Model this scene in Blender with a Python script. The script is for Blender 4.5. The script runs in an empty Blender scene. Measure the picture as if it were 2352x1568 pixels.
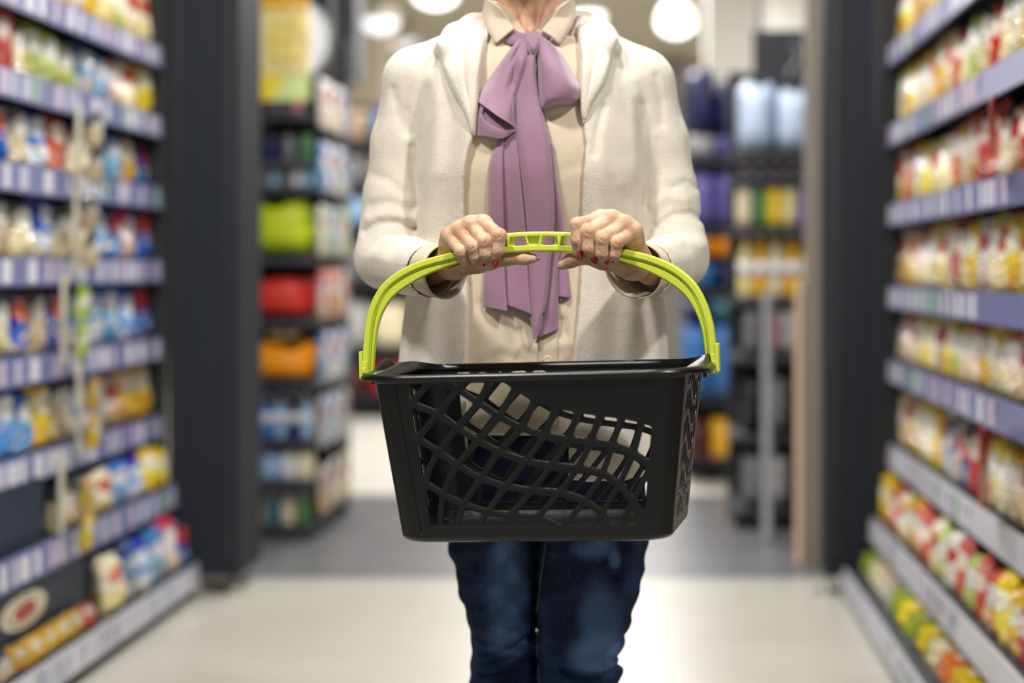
import bpy, bmesh, math, random
import numpy as np
import openvdb as vdb
from mathutils import Vector, Matrix, Euler
from mathutils.bvhtree import BVHTree
sc = bpy.context.scene
random.seed(7); np.random.seed(7)
PI = math.pi

# ---------------------------------------------------------------- camera, world, lights, exposure
FPX, VX, VY, HC = 3920.0, 1480.0, 618.0, 1.05      # focal length in px, vanishing point of the aisle, eye height
cd = bpy.data.cameras.new('camera'); cam = bpy.data.objects.new('camera', cd); sc.collection.objects.link(cam)
cam.location = (0, 0, HC); cam.rotation_euler = (PI/2, 0, 0)
cd.sensor_width = 36; cd.lens = 60; cd.shift_x = -(VX-1176)/2352; cd.shift_y = -(784-VY)/2352
cd.dof.use_dof = True; cd.dof.focus_distance = 2.38; cd.dof.aperture_fstop = 1.7
sc.camera = cam
sc.view_settings.view_transform = 'Standard'; sc.view_settings.look = 'None'
sc.view_settings.gamma = 1; sc.view_settings.exposure = 0.0
w = bpy.data.worlds.new('world'); sc.world = w; w.use_nodes = True
w.node_tree.nodes['Background'].inputs[0].default_value = (.93, .96, 1.0, 1)
w.node_tree.nodes['Background'].inputs[1].default_value = .34
LIGHTS = [  # x, y, z, size, power   (all hang under the ceiling, above the frame)
    (-1.00, 1.25, 3.1, .30, 52), (.95, .95, 3.0, .16, 44), (-.25, 3.0, 3.5, .14, 46),
    (-.35, 4.4, 3.5, .14, 66), (-.4, 6.4, 3.5, .2, 70), (-.4, 9.4, 3.5, .3, 125), (-.3, 13.5, 3.5, 2.0, 170),
    (-3.2, 11.0, 3.5, 1.6, 100), (3.0, 11.0, 3.5, 1.6, 100), (-.5, 19, 3.5, 3.0, 240)]
for i, (x, y, z, s, e) in enumerate(LIGHTS):
    ld = bpy.data.lights.new('ceiling_light', 'AREA'); ld.shape = 'DISK'; ld.size = s; ld.energy = e
    ld.color = (1.0, .975, .93)
    lo = bpy.data.objects.new('ceiling_light', ld); lo.location = (x, y, z); sc.collection.objects.link(lo)
    if i < 2:
        lo.rotation_euler = (Vector((-.17, 2.5, 1.0)) - Vector((x, y, z))).to_track_quat('-Z', 'Y').to_euler()

# ---------------------------------------------------------------- helpers
def P(px, py, Y): return Vector(((px-VX)*Y/FPX, Y, HC-(py-VY)*Y/FPX))
def srgb(c):
    return tuple((v/255/12.92 if v/255 <= .04045 else ((v/255+.055)/1.055)**2.4) for v in c) + (1,)
class NT:
    def __init__(s, name):
        s.m = bpy.data.materials.new(name); s.m.use_nodes = True; s.t = s.m.node_tree
        s.b = s.t.nodes['Principled BSDF']
    def n(s, typ, **kw):
        nd = s.t.nodes.new(typ)
        for k, v in kw.items():
            if k.startswith('i_'):
                key = k[2:]; key = int(key) if key.isdigit() else key.replace('_', ' ')
                nd.inputs[key].default_value = v
            else: setattr(nd, k, v)
        return nd
    def l(s, a, b): s.t.links.new(a, b)
    def mix(s, fac, a, b):
        nd = s.n('ShaderNodeMix', data_type='RGBA')
        for src, idx in ((fac, 0), (a, 6), (b, 7)):
            if hasattr(src, 'links'): s.l(src, nd.inputs[idx])
            else: nd.inputs[idx].default_value = src
        return nd.outputs[2]
    def math(s, op, a, b=0.0, c=None):
        nd = s.n('ShaderNodeMath', operation=op)
        for k, src in enumerate((a, b) + ((c,) if c is not None else ())):
            if hasattr(src, 'links'): s.l(src, nd.inputs[k])
            else: nd.inputs[k].default_value = src
        return nd.outputs[0]
    def step(s, v, lo, hi):
        nd = s.n('ShaderNodeMapRange', interpolation_type='SMOOTHSTEP'); s.l(v, nd.inputs[0])
        nd.inputs[1].default_value = lo; nd.inputs[2].default_value = hi
        return nd.outputs[0]
    def bump(s, h, strength, dist=.002):
        nd = s.n('ShaderNodeBump'); nd.inputs['Strength'].default_value = strength; nd.inputs['Distance'].default_value = dist
        s.l(h, nd.inputs['Height']); s.l(nd.outputs[0], s.b.inputs['Normal'])
def mat(name, col, rough=.5, metal=0, var=0.0, vscale=20, bump=0, bscale=200, bdist=.001, spec=.5, sheen=0, sss=0, coat=0):
    t = NT(name); b = t.b; c = srgb(col)
    b.inputs['Roughness'].default_value = rough; b.inputs['Metallic'].default_value = metal
    b.inputs['Specular IOR Level'].default_value = spec; b.inputs['Sheen Weight'].default_value = sheen
    b.inputs['Coat Weight'].default_value = coat
    tc = t.n('ShaderNodeTexCoord')
    n1 = t.n('ShaderNodeTexNoise', i_Scale=vscale, i_Detail=4.0); t.l(tc.outputs['Object'], n1.inputs['Vector'])
    v = max(var, .02)
    t.l(t.mix(n1.outputs[0], tuple(x*(1-v) for x in c[:3])+(1,), tuple(min(1, x*(1+v)) for x in c[:3])+(1,)), b.inputs['Base Color'])
    if bump:
        n2 = t.n('ShaderNodeTexNoise', i_Scale=bscale, i_Detail=3.0); t.l(tc.outputs['Object'], n2.inputs['Vector'])
        t.bump(n2.outputs[0], bump, bdist)
    if sss:
        b.inputs['Subsurface Weight'].default_value = sss; b.inputs['Subsurface Radius'].default_value = (1, .35, .2)
        b.inputs['Subsurface Scale'].default_value = .006
    return t.m
def emit(name, col, e):
    t = NT(name); t.b.inputs['Base Color'].default_value = srgb(col)
    t.b.inputs['Emission Color'].default_value = srgb(col); t.b.inputs['Emission Strength'].default_value = e
    return t.m

def link(name, me, m=None, parent=None, world=True, smooth=True):
    o = bpy.data.objects.new(name, me); sc.collection.objects.link(o)
    if m: me.materials.append(m)
    if parent:
        o.parent = parent
        if world: o.matrix_parent_inverse = parent_inv[parent.name]
    if smooth and len(me.polygons): me.polygons.foreach_set('use_smooth', [True]*len(me.polygons))
    return o
parent_inv = {}
def empty(name, loc, rot=(0, 0, 0)):
    o = bpy.data.objects.new(name, None); o.empty_display_size = .05; sc.collection.objects.link(o)
    o.location = loc; o.rotation_euler = rot
    parent_inv[o.name] = (Matrix.Translation(loc) @ Euler(rot).to_matrix().to_4x4()).inverted()
    return o
def tag(o, label=None, cat=None, group=None, kind=None):
    if label: o['label'] = label
    if cat: o['category'] = cat
    if group: o['group'] = group
    if kind: o['kind'] = kind
    return o
def pymesh(name, vs, fs):
    me = bpy.data.meshes.new(name); me.from_pydata([tuple(v) for v in vs], [], fs); me.update(); return me
class MB:
    def __init__(s): s.v = []; s.f = []
    def box(s, lo, hi, M=None):
        k = len(s.v)
        for z in (lo[2], hi[2]):
            for x, y in ((lo[0], lo[1]), (hi[0], lo[1]), (hi[0], hi[1]), (lo[0], hi[1])):
                p = Vector((x, y, z)); s.v.append(M @ p if M else p)
        for f in ((3, 2, 1, 0), (4, 5, 6, 7), (0, 1, 5, 4), (1, 2, 6, 5), (2, 3, 7, 6), (3, 0, 4, 7)):
            s.f.append([k+i for i in f])
        return s
    def lathe(s, prof, n=20, M=None, c=(0, 0, 0)):
        k = len(s.v)
        for r, z in prof:
            for i in range(n):
                a = 2*PI*i/n; p = Vector((c[0]+r*math.cos(a), c[1]+r*math.sin(a), c[2]+z)); s.v.append(M @ p if M else p)
        for j in range(len(prof)-1):
            for i in range(n):
                a, b = k+j*n+i, k+j*n+(i+1) % n; s.f.append([a, b, b+n, a+n])
        s.f.append([k+i for i in range(n)][::-1]); s.f.append([k+(len(prof)-1)*n+i for i in range(n)])
        return s
    def tube(s, pts, r, n=10):
        pts = [Vector(p) for p in pts]; k = len(s.v)
        for i, p in enumerate(pts):
            d = (pts[min(i+1, len(pts)-1)]-pts[max(i-1, 0)]).normalized()
            a = d.cross(Vector((0, 1, .013))).normalized(); b = d.cross(a)
            for j in range(n): t = 2*PI*j/n; s.v.append(p+(a*math.cos(t)+b*math.sin(t))*r)
        for i in range(len(pts)-1):
            for j in range(n):
                q, q2 = k+i*n+j, k+i*n+(j+1) % n; s.f.append([q, q2, q2+n, q+n])
        s.f.append([k+j for j in range(n)][::-1]); s.f.append([k+(len(pts)-1)*n+j for j in range(n)])
        return s
    def build(s, name, m, parent=None, world=True, smooth=False, bevel=0):
        me = pymesh(name, s.v, s.f)
        if bevel:
            bm = bmesh.new(); bm.from_mesh(me)
            bmesh.ops.bevel(bm, geom=bm.edges[:], offset=bevel, segments=2, affect='EDGES', profile=.6); bm.to_mesh(me); bm.free()
        return link(name, me, m, parent, world, smooth)

class Vol:
    """signed distance volume; everything inside local boxes so big volumes stay cheap"""
    def __init__(s, lo, hi, h):
        s.lo = np.array(lo, float); s.h = h; s.n = np.ceil((np.array(hi)-s.lo)/h).astype(int)+1
        s.D = np.full(s.n, .5, np.float32)
    def ax(s, i, a=0, b=None):
        b = s.n[i] if b is None else b
        return (s.lo[i]+np.arange(a, b)*s.h).astype(np.float32)
    def sub(s, lo, hi):
        a = np.clip(np.floor((np.array(lo)-s.lo)/s.h).astype(int), 0, s.n); b = np.clip(np.ceil((np.array(hi)-s.lo)/s.h).astype(int)+1, 0, s.n)
        sl = tuple(slice(a[i], b[i]) for i in range(3))
        return sl, s.ax(0, a[0], b[0])[:, None, None], s.ax(1, a[1], b[1])[None, :, None], s.ax(2, a[2], b[2])[None, None, :]
    def put(s, sl, d, k, op):
        A = s.D[sl]
        if not A.size: return
        if op == 'u':
            if k: h = np.clip(.5+.5*(d-A)/k, 0, 1); s.D[sl] = d*(1-h)+A*h-k*h*(1-h)
            else: s.D[sl] = np.minimum(A, d)
        else:
            d = -d
            if k: h = np.clip(.5-.5*(d-A)/k, 0, 1); s.D[sl] = d*(1-h)+A*h+k*h*(1-h)
            else: s.D[sl] = np.maximum(A, d)
    def dseg(s, X, Y, Z, a, b):
        a = np.array(a, np.float32); b = np.array(b, np.float32); ab = b-a; L = float(ab@ab)+1e-12
        t = np.clip(((X-a[0])*ab[0]+(Y-a[1])*ab[1]+(Z-a[2])*ab[2])/L, 0, 1)
        return np.sqrt((X-a[0]-t*ab[0])**2+(Y-a[1]-t*ab[1])**2+(Z-a[2]-t*ab[2])**2), t
    def cone(s, a, b, ra, rb, k=0, op='u'):
        m = max(ra, rb)+k+6*s.h
        sl, X, Y, Z = s.sub(np.minimum(a, b)-m, np.maximum(a, b)+m)
        d, t = s.dseg(X, Y, Z, a, b); s.put(sl, d-(ra+(rb-ra)*t), k, op)
    def chain(s, pts, k=0, op='u'):
        for p, q in zip(pts[:-1], pts[1:]): s.cone(p[0], q[0], p[1], q[1], k, op)
    def ell(s, c, r, k=0, op='u', M=None):
        m = max(r)+k+6*s.h; sl, X, Y, Z = s.sub(np.array(c)-m, np.array(c)+m)
        x, y, z = X-c[0], Y-c[1], Z-c[2]
        if M is not None: x, y, z = [M[0][i]*x+M[1][i]*y+M[2][i]*z for i in range(3)]
        q = np.sqrt((x/r[0])**2+(y/r[1])**2+(z/r[2])**2)+1e-6
        q2 = np.sqrt((x/r[0]**2)**2+(y/r[1]**2)**2+(z/r[2]**2)**2)+1e-6
        s.put(sl, q*(q-1)/q2, k, op)
    def bump(s, a, b, wd, amp):
        m = wd*2.6; sl, X, Y, Z = s.sub(np.minimum(a, b)-m, np.maximum(a, b)+m)
        d, t = s.dseg(X, Y, Z, a, b); s.D[sl] += amp*np.exp(-(d/wd)**2)
    def crease(s, pts, wd, amp, Y, ymax, side=0):
        """groove (amp > 0) or ridge along a polyline, running through the depth up to ymax"""
        pts = [P(a, b, Y) for a, b in pts]
        xs = [p.x for p in pts]; zs = [p.z for p in pts]; m = wd*3
        sl, X, Yg, Z = s.sub((min(xs)-m, s.lo[1], min(zs)-m), (max(xs)+m, ymax, max(zs)+m))
        best = None
        for p, q in zip(pts[:-1], pts[1:]):
            d, t = s.dseg(X, np.float32(0), Z, (p.x, 0, p.z), (q.x, 0, q.z)); best = d if best is None else np.minimum(best, d)
        fade = np.clip((ymax-Yg)/.03, 0, 1); s.D[sl] += amp*np.exp(-(best/wd)**2)*fade
    def raw(s):
        g = vdb.FloatGrid(3.0); g.copyFromArray(np.clip(s.D/s.h, -3, 3).astype(np.float32))
        r = g.convertToPolygons(isovalue=0.0, adaptivity=0.0)
        pts, tri, quad = (np.array(r[0]), np.array(r[1]), np.array(r[2])) if len(r) == 3 else (np.array(r[0]), np.zeros((0, 3), int), np.array(r[1]))
        return pts*s.h+s.lo, tri.reshape(-1, 3), quad.reshape(-1, 4)
    def mesh(s, name, m, parent=None, f=None, world=True):
        pts, tri, quad = s.raw()
        if len(quad):     # outward winding
            a, b, c = pts[quad[:, 0]], pts[quad[:, 1]], pts[quad[:, 2]]
            if np.einsum('ij,ij->i', a, np.cross(b, c)).sum() < 0 or False: quad = quad[:, ::-1]; tri = tri[:, ::-1]
        if f: pts = f(pts)
        return npmesh(name, pts, tri, quad, m, parent, world)
def npmesh(name, pts, tri, quad, m, parent=None, world=True):
    me = bpy.data.meshes.new(name); me.vertices.add(len(pts)); me.vertices.foreach_set('co', pts.astype(np.float32).ravel())
    nl = tri.size+quad.size; me.loops.add(nl); me.loops.foreach_set('vertex_index', np.concatenate([tri.ravel(), quad.ravel()]).astype(np.int32))
    me.polygons.add(len(tri)+len(quad))
    st = np.concatenate([np.arange(len(tri))*3, tri.size+np.arange(len(quad))*4]).astype(np.int32)
    me.polygons.foreach_set('loop_start', st)
    me.update(calc_edges=True); me.validate()
    bm = bmesh.new(); bm.from_mesh(me); bmesh.ops.recalc_face_normals(bm, faces=bm.faces[:]); bm.to_mesh(me); bm.free()
    return link(name, me, m, parent, world, True)

def spl(pts, n):
    """Catmull-Rom through rows of numbers"""
    pts = np.array(pts, float); m = len(pts); out = []
    for t in np.linspace(0, m-1, n):
        i = min(int(t), m-2); f = t-i
        p0, p1, p2, p3 = pts[max(i-1, 0)], pts[i], pts[i+1], pts[min(i+2, m-1)]
        out.append(.5*((2*p1)+(-p0+p2)*f+(2*p0-5*p1+4*p2-p3)*f*f+(-p0+3*p1-3*p2+p3)*f**3))
    return np.array(out)
#@@SETTING
# ---------------------------------------------------------------- the setting
def struct(name, mb, m, **k):
    o = mb.build(name, m, **k); o['kind'] = 'structure'; return o
def floor_mat():
    t = NT('floor'); g = t.n('ShaderNodeNewGeometry'); sp = t.n('ShaderNodeSeparateXYZ'); t.l(g.outputs['Position'], sp.inputs[0])
    n1 = t.n('ShaderNodeTexNoise', i_Scale=2.5, i_Detail=5.0); t.l(g.outputs['Position'], n1.inputs['Vector'])
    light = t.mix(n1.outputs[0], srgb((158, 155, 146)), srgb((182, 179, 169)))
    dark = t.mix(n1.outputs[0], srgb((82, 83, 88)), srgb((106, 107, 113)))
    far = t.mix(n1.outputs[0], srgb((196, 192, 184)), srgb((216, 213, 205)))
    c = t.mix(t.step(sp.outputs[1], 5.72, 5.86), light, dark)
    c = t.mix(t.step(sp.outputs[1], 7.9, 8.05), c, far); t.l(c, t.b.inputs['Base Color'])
    t.b.inputs['Roughness'].default_value = .32
    return t.m
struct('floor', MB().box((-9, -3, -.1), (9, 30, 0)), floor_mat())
M_ceil = mat('ceiling_paint', (196, 186, 166), .9, var=.05, vscale=.5)
struct('ceiling', MB().box((-9, -3, 3.62), (9, 30, 3.75)), M_ceil)
struct('wall_back', MB().box((-9, 29, 0), (9, 29.2, 3.62)), mat('far_wall', (192, 186, 174), .9, var=.06, vscale=.7))
struct('wall_left', MB().box((-9.2, -3, 0), (-9, 30, 3.62)), mat('left_wall', (170, 164, 154), .9))
struct('wall_right', MB().box((9, -3, 0), (9.2, 30, 3.62)), mat('right_wall', (186, 182, 174), .9))
M_white = mat('white_plaster', (214, 212, 206), .8)
struct('column_white', MB().box((.46, 12.6, 0), (.9, 13.1, 3.62)), M_white)
struct('column_white', MB().box((.9, 14.4, 2.2), (3.6, 14.8, 3.62)), M_white)['kind'] = 'structure'
struct('beam_ceiling', MB().box((-9, 21, 3.15), (9, 21.4, 3.62)), mat('beam_paint', (168, 158, 138), .9))
struct('column_grey', MB().box((.1, 17.0, 0), (.42, 17.4, 3.2)), mat('grey_steel', (112, 108, 102), .6))
struct('partition_dark', MB().box((-2.75, 9.0, 2.05), (-1.52, 9.25, 3.62)), mat('dark_cladding', (66, 70, 80), .55))
struct('column_tan', MB().box((-2.72, 14.5, 0), (-2.22, 15.0, 3.62)), mat('tan_cladding', (150, 138, 118), .8, var=.08, vscale=2))

# pendant shop lights, far down the hall
M_lampshade = mat('lamp_housing', (205, 200, 190), .5)
M_lampglow = emit('lamp_glow', (244, 244, 250), 1.6)
M_lampdim = emit('lamp_glow_dim', (236, 232, 230), .8)
M_lamphot = emit('lamp_glow_bright', (255, 254, 252), 4.0)
def pendant(px, py, Y, r, glow, label):
    p = P(px, py, Y); t = empty('pendant_lamp', p); tag(t, label, 'lamp', 'round white ceiling lamps at the far end of the hall')
    MB().lathe([(r*.55, .16), (r*.9, .1), (r*1.04, .012), (r*1.04, 0)], 28).build('lamp_shade', M_lampshade, t, world=False)
    MB().lathe([(r*.98, .01), (r*.98, -.012), (r*.8, -.05), (r*.4, -.085), (r*.1, -.095)], 28).build('diffuser', glow, t, world=False, smooth=True)
    MB().tube([(0, 0, .15), (0, 0, 3.62-p.z)], .012, 8).build('hanging_rod', M_lampshade, t, world=False)
for a in ((873, 50, 14.5, .155, M_lampglow, 'bright round white ceiling lamp, upper of the two above the left shoulder'),
          (926, 96, 17.5, .16, M_lampdim, 'dimmer round ceiling lamp just below and right of the brighter one'),
          (1000, -10, 14.5, .18, M_lamphot, 'white ceiling lamp cut off by the top edge, left of the collar'),
          (1350, 36, 15.5, .15, M_lamphot, 'white ceiling lamp peeking out right of the blouse collar'),
          (1553, 55, 14.0, .15, M_lamphot, 'brightest round ceiling lamp, right of the right shoulder'),
          (882, 226, 17.0, .17, M_lampglow, 'lowest white lamp, half hidden behind the shoulder on the left')):
    pendant(*a)

# dark end-of-aisle frames
M_dark = mat('dark_frame', (38, 42, 50), .6, var=.06, vscale=3, bump=.15, bscale=60, spec=.12)
M_dark2 = mat('dark_frame_edge', (30, 30, 34), .5)
M_foot = mat('steel_foot', (150, 148, 140), .35, metal=.6)
for nm, x0, x1, y0, y1, fx, lab in (('a', -1.536, -1.307, 5.5, 5.83, -1.36, 'dark grey upright end panel closing the shelving on the left'),
                                   ('b', .582, .785, 5.5, 5.66, .60, 'dark grey upright end panel closing the shelving on the right')):
    t = empty('aisle_end_panel', ((x0+x1)/2, y0, 0)); tag(t, lab, 'panel', 'dark aisle end panels')
    MB().box((x0, y0, .06), (x1, y1, 2.9)).build('panel_body', M_dark, t, bevel=.008)
    MB().box((x0+.02, y0-.008, .12), (x0+.045, y0, 2.9)).box((x1-.045, y0-.008, .12), (x1-.02, y0, 2.9)).build('panel_trim', M_dark2, t)
    for q in (.25, .75):
        MB().lathe([(.035, 0), (.035, .012), (.012, .02), (.012, .07)], 14, c=(x0+(x1-x0)*q+(.03 if nm == 'a' else -.04), y0+.05, 0)).build('levelling_foot', M_foot, t, smooth=True)

# ---------------------------------------------------------------- packages
def pack_mat(name, top, mid, logo, low1, low2, rough=.06, split=.6, bsc=11):
    t = NT(name); tc = t.n('ShaderNodeTexCoord'); sp = t.n('ShaderNodeSeparateXYZ'); t.l(tc.outputs['Generated'], sp.inputs[0])
    x, z = sp.outputs[0], sp.outputs[2]
    oi = t.n('ShaderNodeObjectInfo')
    mp = t.n('ShaderNodeMapping'); t.l(tc.outputs['Generated'], mp.inputs[0]); mp.inputs['Scale'].default_value = (1, .2, 1.6)
    cv = t.n('ShaderNodeCombineXYZ'); t.l(t.math('MULTIPLY', oi.outputs['Random'], 9.0), cv.inputs[0]); t.l(cv.outputs[0], mp.inputs['Location'])
    vo = t.n('ShaderNodeTexVoronoi', i_Scale=5.0); t.l(mp.outputs[0], vo.inputs['Vector'])
    no = t.n('ShaderNodeTexNoise', i_Scale=3.5, i_Detail=2.0); t.l(mp.outputs[0], no.inputs['Vector'])
    edge = t.math('ADD', z, t.math('MULTIPLY', t.math('SUBTRACT', no.outputs[0], .5), .25))
    low = t.mix(t.step(vo.outputs['Distance'], .15, .5), srgb(low1), srgb(low2))
    c = t.mix(t.step(edge, split-.22, split-.14), low, srgb(mid))
    c = t.mix(t.step(edge, split, split+.05), c, srgb(top))
    dx = t.math('MULTIPLY', t.math('SUBTRACT', x, .5), 2.9); dz = t.math('MULTIPLY', t.math('SUBTRACT', z, split+.04), 6.2)
    el = t.math('ADD', t.math('MULTIPLY', dx, dx), t.math('MULTIPLY', dz, dz))
    c = t.mix(t.step(el, 1.0, .8), c, srgb(logo))
    hsv = t.n('ShaderNodeHueSaturation'); t.l(c, hsv.inputs['Color'])
    t.l(t.math('ADD', t.math('MULTIPLY', oi.outputs['Random'], .04), .48), hsv.inputs['Hue'])
    t.l(t.math('ADD', t.math('MULTIPLY', oi.outputs['Random'], .5), .68), hsv.inputs['Value']); hsv.inputs['Saturation'].default_value = 1.22
    t.l(hsv.outputs[0], t.b.inputs['Base Color'])
    t.b.inputs['Roughness'].default_value = rough; t.b.inputs['Specular IOR Level'].default_value = 1.0
    nb = t.n('ShaderNodeTexNoise', i_Scale=float(bsc), i_Detail=2.0); t.l(mp.outputs[0], nb.inputs['Vector'])
    t.bump(nb.outputs[0], 1.0, .035)
    return t.m
R_ = dict(
 blue=('blue and cream', (14, 66, 168), (40, 124, 206), (225, 236, 246), (236, 196, 140), (216, 226, 236)),
 navy=('navy blue', (16, 24, 96), (34, 64, 160), (214, 60, 50), (232, 190, 140), (70, 120, 190)),
 sky=('sky blue', (24, 112, 204), (150, 200, 236), (246, 246, 250), (240, 206, 160), (110, 170, 220)),
 gold=('golden yellow', (232, 190, 20), (240, 222, 90), (250, 246, 226), (214, 120, 40), (244, 214, 120)),
 yellow=('yellow and white', (246, 214, 26), (248, 244, 226), (255, 255, 250), (238, 196, 90), (246, 238, 206)),
 red=('red', (178, 22, 22), (214, 50, 36), (250, 236, 224), (226, 150, 90), (196, 40, 30)),
 cream=('cream', (236, 226, 200), (246, 240, 222), (200, 60, 50), (226, 168, 90), (240, 222, 180)),
 nuts=('golden brown', (60, 62, 66), (226, 214, 190), (240, 238, 230), (206, 168, 100), (240, 228, 196)),
 green=('green and white', (166, 190, 60), (230, 234, 200), (250, 250, 246), (226, 200, 120), (190, 208, 130)),
 orange=('orange and white', (226, 110, 30), (246, 226, 200), (252, 250, 246), (220, 120, 60), (246, 220, 170)),
 rose=('pink and white', (206, 70, 90), (240, 214, 220), (250, 246, 246), (226, 160, 130), (240, 220, 200)),
 white=('white and red', (236, 232, 226), (248, 246, 244), (196, 40, 36), (226, 170, 130), (240, 236, 230)))
PM = {k: pack_mat('pack_'+k, *v[1:]) for k, v in R_.items()}
def bag_mesh(seed, wd=.15, ht=.20, dp=.065, gus=0):
    rs = random.Random(seed); nx, nz = 13, 19; ph = [rs.uniform(0, 6.28) for _ in range(8)]
    def P3(i, j, s):
        u = -1+2*i/(nx-1); v = j/(nz-1)
        body = max(0, 1-abs(u)**3.2)**.7*max(0, 1-abs(2*v-1)**5)**.75
        if .06 < v < .94:
            wr = .008*math.sin(9*u+ph[0]+4*v)+.007*math.sin(14*v+ph[1]+3*u)*abs(2*v-1)+.005*math.sin(23*u+ph[2])*abs(2*v-1)**2
        else: wr = .002*math.sin(26*u)
        y = s*(.0012+dp*.5*body*(1.12-.3*v))+wr*(.4+.6*body)
        x = u*wd/2*(1-.07*body+.03*math.sin(7*v+ph[3]))
        z = v*ht+.004*math.sin(3*u+ph[4])*(v > .5)
        return (x, y, z)
    vs = [P3(i, j, -1) for j in range(nz) for i in range(nx)]+[P3(i, j, 1) for j in range(nz) for i in range(nx)]
    q = nx*nz; fs = []
    for j in range(nz-1):
        for i in range(nx-1):
            a = j*nx+i; fs.append([a, a+1, a+1+nx, a+nx]); fs.append([q+a+nx, q+a+1+nx, q+a+1, q+a])
        fs.append([j*nx+nx-1, q+j*nx+nx-1, q+(j+1)*nx+nx-1, (j+1)*nx+nx-1]); fs.append([j*nx, (j+1)*nx, q+(j+1)*nx, q+j*nx])
    for i in range(nx-1):
        fs.append([i, q+i, q+i+1, i+1]); a = (nz-1)*nx+i; fs.append([a, a+1, q+a+1, q+a])
    me = pymesh('bag', vs, fs); me.materials.append(PM['blue']); me.polygons.foreach_set('use_smooth', [True]*len(me.polygons))
    return me
BAGS = [bag_mesh(s) for s in range(7)]
TALL = [bag_mesh(20+s, .115, .21, .055) for s in range(5)]
def block_mesh():
    """flow-wrapped carton block with bevelled edges and folded end flaps"""
    m = MB().box((-.06, -.03, .0), (.06, .03, .16)); me = pymesh('block', m.v, m.f); bm = bmesh.new(); bm.from_mesh(me)
    bmesh.ops.bevel(bm, geom=bm.edges[:], offset=.006, segments=2, affect='EDGES')
    for zc in (.158,):
        r = bmesh.ops.create_cube(bm, size=1, matrix=Matrix.Translation((0, 0, zc+.004)) @ Matrix.Diagonal((.1, .004, .012, 1)))
    bm.to_mesh(me); bm.free(); me.materials.append(PM['red']); return me
BLOCK = block_mesh()
ORD = ['first', 'second', 'third', 'fourth', 'fifth', 'sixth', 'seventh', 'eighth', 'ninth', 'tenth', 'eleventh', 'twelfth', 'thirteenth',
       'fourteenth', 'fifteenth', 'sixteenth', 'seventeenth', 'eighteenth', 'nineteenth', 'twentieth', 'twenty-first', 'twenty-second', 'twenty-third', 'twenty-fourth', 'twenty-fifth', 'twenty-sixth', 'twenty-seventh', 'twenty-eighth']
def pack(mesh, key, name, loc, rz, sc_, tilt, label, group, roll=0, cat='packet'):
    o = bpy.data.objects.new(name, mesh); sc.collection.objects.link(o)
    o.location = loc; o.rotation_euler = Euler((tilt, roll, rz)); o.scale = sc_
    o.material_slots[0].link = 'OBJECT'; o.material_slots[0].material = PM[key]
    return tag(o, label, cat, group)

M_board = mat('shelf_metal', (58, 60, 68), .45)
M_rail = mat('price_rail', (104, 108, 152), .3, var=.1, vscale=30, spec=.6)
M_railw = mat('price_rail_grey', (176, 178, 188), .3, var=.05)
M_back = mat('shelf_back', (26, 27, 30), .7)
M_tags = [mat('tag_'+str(i), c, .5) for i, c in enumerate(((206, 206, 216), (190, 176, 196), (136, 172, 146), (180, 182, 202)))]
def shelving(side, levels, xf, xb, y0, y1, basex, hide_from):
    """side -1: stands left of the aisle facing +X; +1: right, facing -X"""
    s = -side
    t = empty('shelving_unit', (xf, (y0+y1)/2, 0))
    tag(t, ('dark metal shelving unit with blue price rails along the %s side of the aisle' % ('left' if side < 0 else 'right')), 'shelf')
    MB().box((min(xb, xb+.03*side), y0, 0), (max(xb, xb+.03*side), y1, 2.3)).build('back_panel', M_back, t)
    MB().box((min(xf+.02*s, xb), y1+.001, 0), (max(xf+.02*s, xb), y1+.012, 2.3)).build('side_panel', M_back, t)
    for yy in np.arange(y1-.02, y0, -1.0):
        MB().box((min(xb, xb-.03*side), yy-.02, 0), (max(xb, xb-.03*side), yy+.02, 2.3)).build('upright', M_board, t)
    for k, z in enumerate(levels):
        x = xf if k < len(levels)-1 else basex
        if k == len(levels)-2: x = xf*.6+basex*.4
        base = k == len(levels)-1
        top = z+.024
        sh = MB().box((min(x, xb), y0, top-.022), (max(x, xb), y1, top)).build('shelf', M_board, t)
        if base:
            MB().box((min(x-.06*s, xb), y0, .0), (max(x-.06*s, xb), y1, top-.03)).build('plinth', M_back, t)
        # angled price rail
        m = MB(); h0, h1 = (-.036, .036)
        m.v = [Vector(v) for yy in (y0, y1) for v in ((x, yy, z+h0), (x+s*.010, yy, z+h0), (x+s*.004, yy, z+h1), (x-s*.004, yy, z+h1))]
        m.f = [[0, 1, 2, 3], [7, 6, 5, 4]]+[[i, i+4, (i+1) % 4+4, (i+1) % 4] for i in range(4)]
        r = m.build('price_rail', M_railw if base or (side > 0 and k > 4) else M_rail, sh, world=False); r.matrix_parent_inverse = Matrix(); r.location = (0, 0, 0)
        bpyfix.append((r, sh))
        yy = y1-.05
        n = 0
        while yy > hide_from and n < 15:
            wdt = random.choice((.035, .04, .055)); tm = MB().box((x+s*.0085, yy-wdt, z-.028), (x+s*.0115, yy, z+.028))
            o = tm.build('price_tag', random.choices(M_tags, (6, 3, 1, 3))[0], sh, world=False); bpyfix.append((o, sh))
            yy -= wdt+random.choice((.04, .07, .12, .02)); n += 1
    return t
bpyfix = []
zL = [1.727, 1.504, 1.276, 1.044, .796, .547, .326, .07]
zR = [1.729, 1.473, 1.221, .961, .726, .454, .219, .055]
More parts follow.
